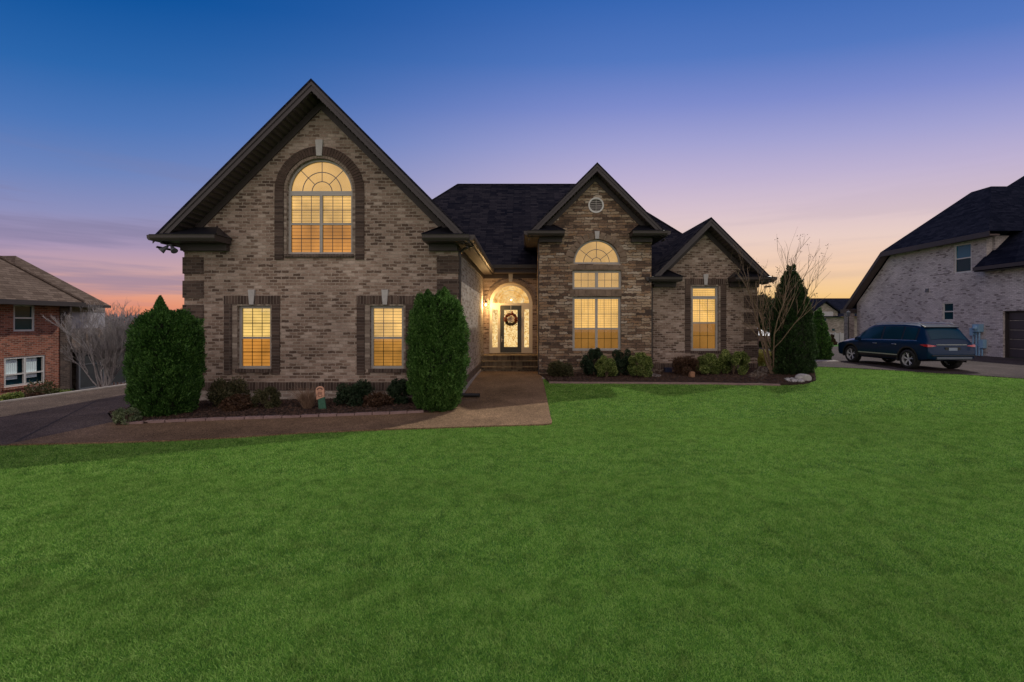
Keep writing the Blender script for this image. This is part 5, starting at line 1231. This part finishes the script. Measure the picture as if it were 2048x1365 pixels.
for wl in (RW, FW):
    for s_ in (-1, 1):
        c = MB(CM); c.lathe([(.001, -.30), (.455, -.30), (.455, .20), (.001, .20)], (wl, s_*.90, TR_+.01), 40, axis='y'); cut.append(mk('cutter', c, M['car_black'], fix=True))
for c in cut:
    md = body.modifiers.new('b', 'BOOLEAN'); md.object = c; md.operation = 'DIFFERENCE'; md.solver = 'EXACT'
bpy.context.view_layer.update(); dg = bpy.context.evaluated_depsgraph_get()
nm = bpy.data.meshes.new_from_object(body.evaluated_get(dg)); body.modifiers.clear(); body.data = nm
for c in cut: bpy.data.objects.remove(c)
nm.polygons.foreach_set('use_smooth', [True]*len(nm.polygons)); nm.set_sharp_from_angle(angle=R(32))
# glasshouse: patches lying 4 mm proud of the shell
def patch(name, ls, j0, j1, mat, s=1, off=.005, parent=cr_, shrink=None):
    g = MB(CM); Rr = []
    for i, l in enumerate(ls):
        S_ = sec(l); row = []
        for k in range(5):
            j = j0+(j1-j0)*k/4; a = int(j); f = j-a; p = S_[a]; q = S_[min(a+1, len(S_)-1)]
            row.append(g.av((l, s*(p[0]+(q[0]-p[0])*f+off*1.0), p[1]+(q[1]-p[1])*f+off*.4)))
        Rr.append(row)
    for A, B in zip(Rr, Rr[1:]):
        for k in range(4): g.f.append([A[k], B[k], B[k+1], A[k+1]] if s < 0 else [A[k], A[k+1], B[k+1], B[k]])
    return mk(name, g, M[mat], parent=parent, smooth=True)
lin = lambda a, b, n: [a+(b-a)*k/n for k in range(n+1)]
for s_ in (1, -1):
    patch('window_trim', lin(.62, 3.80, 20), 7.0, 10.1, 'car_black', s_, .003)
    for (a, b) in ((.70, 1.28), (1.36, 2.30), (2.40, 3.66)): patch('side_window', lin(a, b, 10), 7.15, 9.9, 'car_glass', s_, .007)
    patch('window_chrome', lin(.60, 3.85, 20), 6.75, 7.0, 'chrome', s_, .006)
    patch('sill_trim', lin(1.46, 3.62, 8), 1.9, 3.0, 'car_black', s_, .004)
    patch('sill_chrome', lin(1.46, 3.62, 8), 3.02, 3.16, 'chrome', s_, .012)
def topglass(name, l0, l1, inset0, inset1, mat, off=.006):
    g = MB(CM); rows = []
    for l in lin(l0, l1, 8):
        S_ = sec(l); wr_ = S_[10][0]; z = S_[14][1]; f = (l-l0)/(l1-l0); w_ = wr_-(inset0+(inset1-inset0)*f); sg = -1 if l < 1 else 1
        rows.append([g.av((l+sg*off, w_*q, z+off*.6-abs(q)**3*.045)) for q in lin(-1, 1, 8)])
    for A, B in zip(rows, rows[1:]):
        for k in range(8): g.f.append([A[k], B[k], B[k+1], A[k+1]])
    return mk(name, g, M[mat], parent=cr_, smooth=True)
topglass('rear_window', .205, .50, .10, .09, 'car_glass', .016); topglass('windscreen', 3.28, 4.0, .05, .02, 'car_glass', .012)
# spoiler, tailgate details
m = MB(CM); m.plate([(.44, 1.67), (.70, 1.742), (.70, 1.70), (.50, 1.63)], [], -.68, .68); mk('spoiler', m, M['car_black'], parent=cr_, bevel=.008)
m = MB(CM); m.box(-.045, .06, -.70, .70, .44, .53); mk('rear_skid', m, M['silver_trim'], parent=cr_, bevel=.015)
m = MB(CM); m.box(-.02, .10, -.86, .86, .565, .60); mk('bumper_step', m, M['car_black'], parent=cr_, bevel=.01)
m = MB(CM); m.box(.035, .10, -.30, .30, .76, .90); mk('plate_recess', m, M['car_black'], parent=cr_)
m = MB(CM); m.box(.022, .034, -.17, .17, .765, .885); mk('number_plate', m, plain('pale_blue_plate', (.22,.27,.36), .5), parent=cr_)
m = MB(CM); m.box(.085, .14, -.60, .60, .985, 1.005); mk('tailgate_chrome', m, M['chrome'], parent=cr_)
for s_ in (1, -1):
    t = MB(CM); ys_ = [(.13, .60, .50), (.085, .80, .86), (.10, .955, .96), (.30, .992, .99), (.46, .990, .988)]
    # wrap-round tail lamp built from the corner outwards
    lo = [(.075, .62), (.055, .82), (.085, .950), (.22, .985), (.36, .992)]; z0s = (.945, .915, .91, .93, .975); z1s = (.965, .99, 1.005, 1.01, 1.0)
    I = [[t.av((x-.0, s_*(y+.004), z0)), t.av((x-.012+.03, s_*(y-.0), z1)), t.av((x+.09, s_*(y-.05), z1)), t.av((x+.07, s_*(y-.05), z0))] for (x, y), z0, z1 in zip(lo, z0s, z1s)]
    for A, B in zip(I, I[1:]):
        for k in range(4): t.f.append([A[k], A[(k+1)%4], B[(k+1)%4], B[k]])
    t.f.append(I[0]); t.f.append(I[-1][::-1]); mk('tail_light', t, M['tail_red'], parent=cr_, fix=True)
    r = MB(CM); r.box(.03, .05, s_*.55-.16, s_*.55+.16, .62, .65); mk('reflector', r, M['tail_red'], parent=cr_)
    r = MB(CM); r.tube([(.66, s_*.66, 1.765), (.78, s_*.665, 1.815), (2.0, s_*.675, 1.84), (2.95, s_*.66, 1.80), (3.10, s_*.65, 1.73)], .018, n=6); mk('roof_rail', r, M['chrome'], parent=cr_, smooth=True)
    mi = MB(CM); mi.prism([(3.40, 1.06), (3.58, 1.06), (3.60, 1.10), (3.56, 1.20), (3.42, 1.22), (3.38, 1.18)], s_*1.00 if s_ > 0 else -1.17, s_*1.17 if s_ > 0 else -1.00); mi.prism([(3.48, 1.02), (3.60, 1.02), (3.58, 1.08), (3.5, 1.08)], *sorted((s_*.93, s_*1.02))); mk('wing_mirror', mi, M['car_paint'], parent=cr_, bevel=.015)
    for hx_ in (1.50, 2.52): h = MB(CM); h.tube([(hx_, s_*.992, .955), (hx_+.03, s_*1.018, .96), (hx_+.19, s_*1.018, .965), (hx_+.22, s_*.992, .965)], .012, n=6); mk('door_handle', h, M['chrome'], parent=cr_, smooth=True)
    h = MB(CM); h.box(4.93, 5.06, *sorted((s_*.58, s_*.87)), .78, .88); mk('headlight', h, M['chrome'], parent=cr_, bevel=.02)
    sm_ = MB(CM)
    for lx_ in (1.34, 2.34, 3.50):
        S_ = sec(lx_)
        for a, b in zip(S_[2:7], S_[3:7]): sm_.face([(lx_-.004, s_*(a[0]+.002), a[1]), (lx_+.004, s_*(a[0]+.002), a[1]), (lx_+.004, s_*(b[0]+.002), b[1]), (lx_-.004, s_*(b[0]+.002), b[1])])
    mk('door_gap', sm_, M['car_black'], parent=cr_)
    for wl in (RW, FW):
        a = MB(CM)
        for k in range(24):
            p, q = R(-14+208*k/24), R(-14+208*(k+1)/24)
            ri_, ro_ = .452, .505; f_ = lambda r, t, y: (wl+r*math.cos(t), s_*y, TR_+.01+r*math.sin(t))
            a.face([f_(ri_, p, .998), f_(ro_, p, .994), f_(ro_, q, .994), f_(ri_, q, .998)]); a.face([f_(ri_, p, .998), f_(ri_, q, .998), f_(ri_, q, .84), f_(ri_, p, .84)])
        mk('wheel_arch', a, M['car_black'], parent=cr_)
        ty = MB(CM); yc_ = s_*TRK; o_ = s_
        ty.lathe([(.26, -.12), (.30, -.135), (.365, -.13), (.385, -.10), (.385, .10), (.365, .13), (.30, .135), (.26, .12)], (wl, yc_, TR_), 40, axis='y'); wh_ = mk('wheel', ty, M['tyre'], parent=cr_, smooth=True)
        ri = MB(CM); ri.lathe([(.285, s_*.105), (.268, s_*.115), (.262, s_*.06), (.262, -s_*.08)], (wl, yc_, TR_), 40, axis='y'); ri.lathe([(.001, s_*.085), (.055, s_*.08), (.06, s_*.04)], (wl, yc_, TR_), 16, axis='y')
        for k in range(5):
            for dv in (-.20, .20):
                a0 = 2*math.pi*k/5+.3; a1 = a0+dv; pts_ = [(wl+.04*math.cos(a0), yc_+s_*.075, TR_+.04*math.sin(a0)), (wl+.16*math.cos((a0+a1)/2), yc_+s_*.088, TR_+.16*math.sin((a0+a1)/2)), (wl+.27*math.cos(a1+dv*.15), yc_+s_*.10, TR_+.27*math.sin(a1+dv*.15))]
                ri.tube(pts_, .020, .016, 5)
        mk('rim', ri, M['rim'], parent=wh_)
        dk_ = MB(CM); dk_.lathe([(.001, 0), (.262, 0)], (wl, yc_+s_*.02, TR_), 24, axis='y'); mk('brake_disc', dk_, M['car_black'], parent=wh_)

# far bare woods beyond the houses on the left
def woods(name, lab, x0, x1, y, h, n, mat, seed):
    x = NP.uniform(x0, x1, n); hh = h*(.75+.25*np.sin(x*.11+seed)+.12*np.sin(x*.37)); z0 = zt(0, y)-2
    C = np.stack([x, y+NP.uniform(-6, 6, n), z0+hh*NP.uniform(0, 1, n)**.7], 1); D = NP.normal(0, .5, (n, 3))+np.array([0, 0, 1.0]); D /= np.linalg.norm(D, axis=1)[:, None]
    V, F = cards(C, D, NP.uniform(1.0, 2.6, n), NP.uniform(.10, .5, n)); npmesh(name, V, F, M[mat], label=lab, cat='woods', kind='stuff')
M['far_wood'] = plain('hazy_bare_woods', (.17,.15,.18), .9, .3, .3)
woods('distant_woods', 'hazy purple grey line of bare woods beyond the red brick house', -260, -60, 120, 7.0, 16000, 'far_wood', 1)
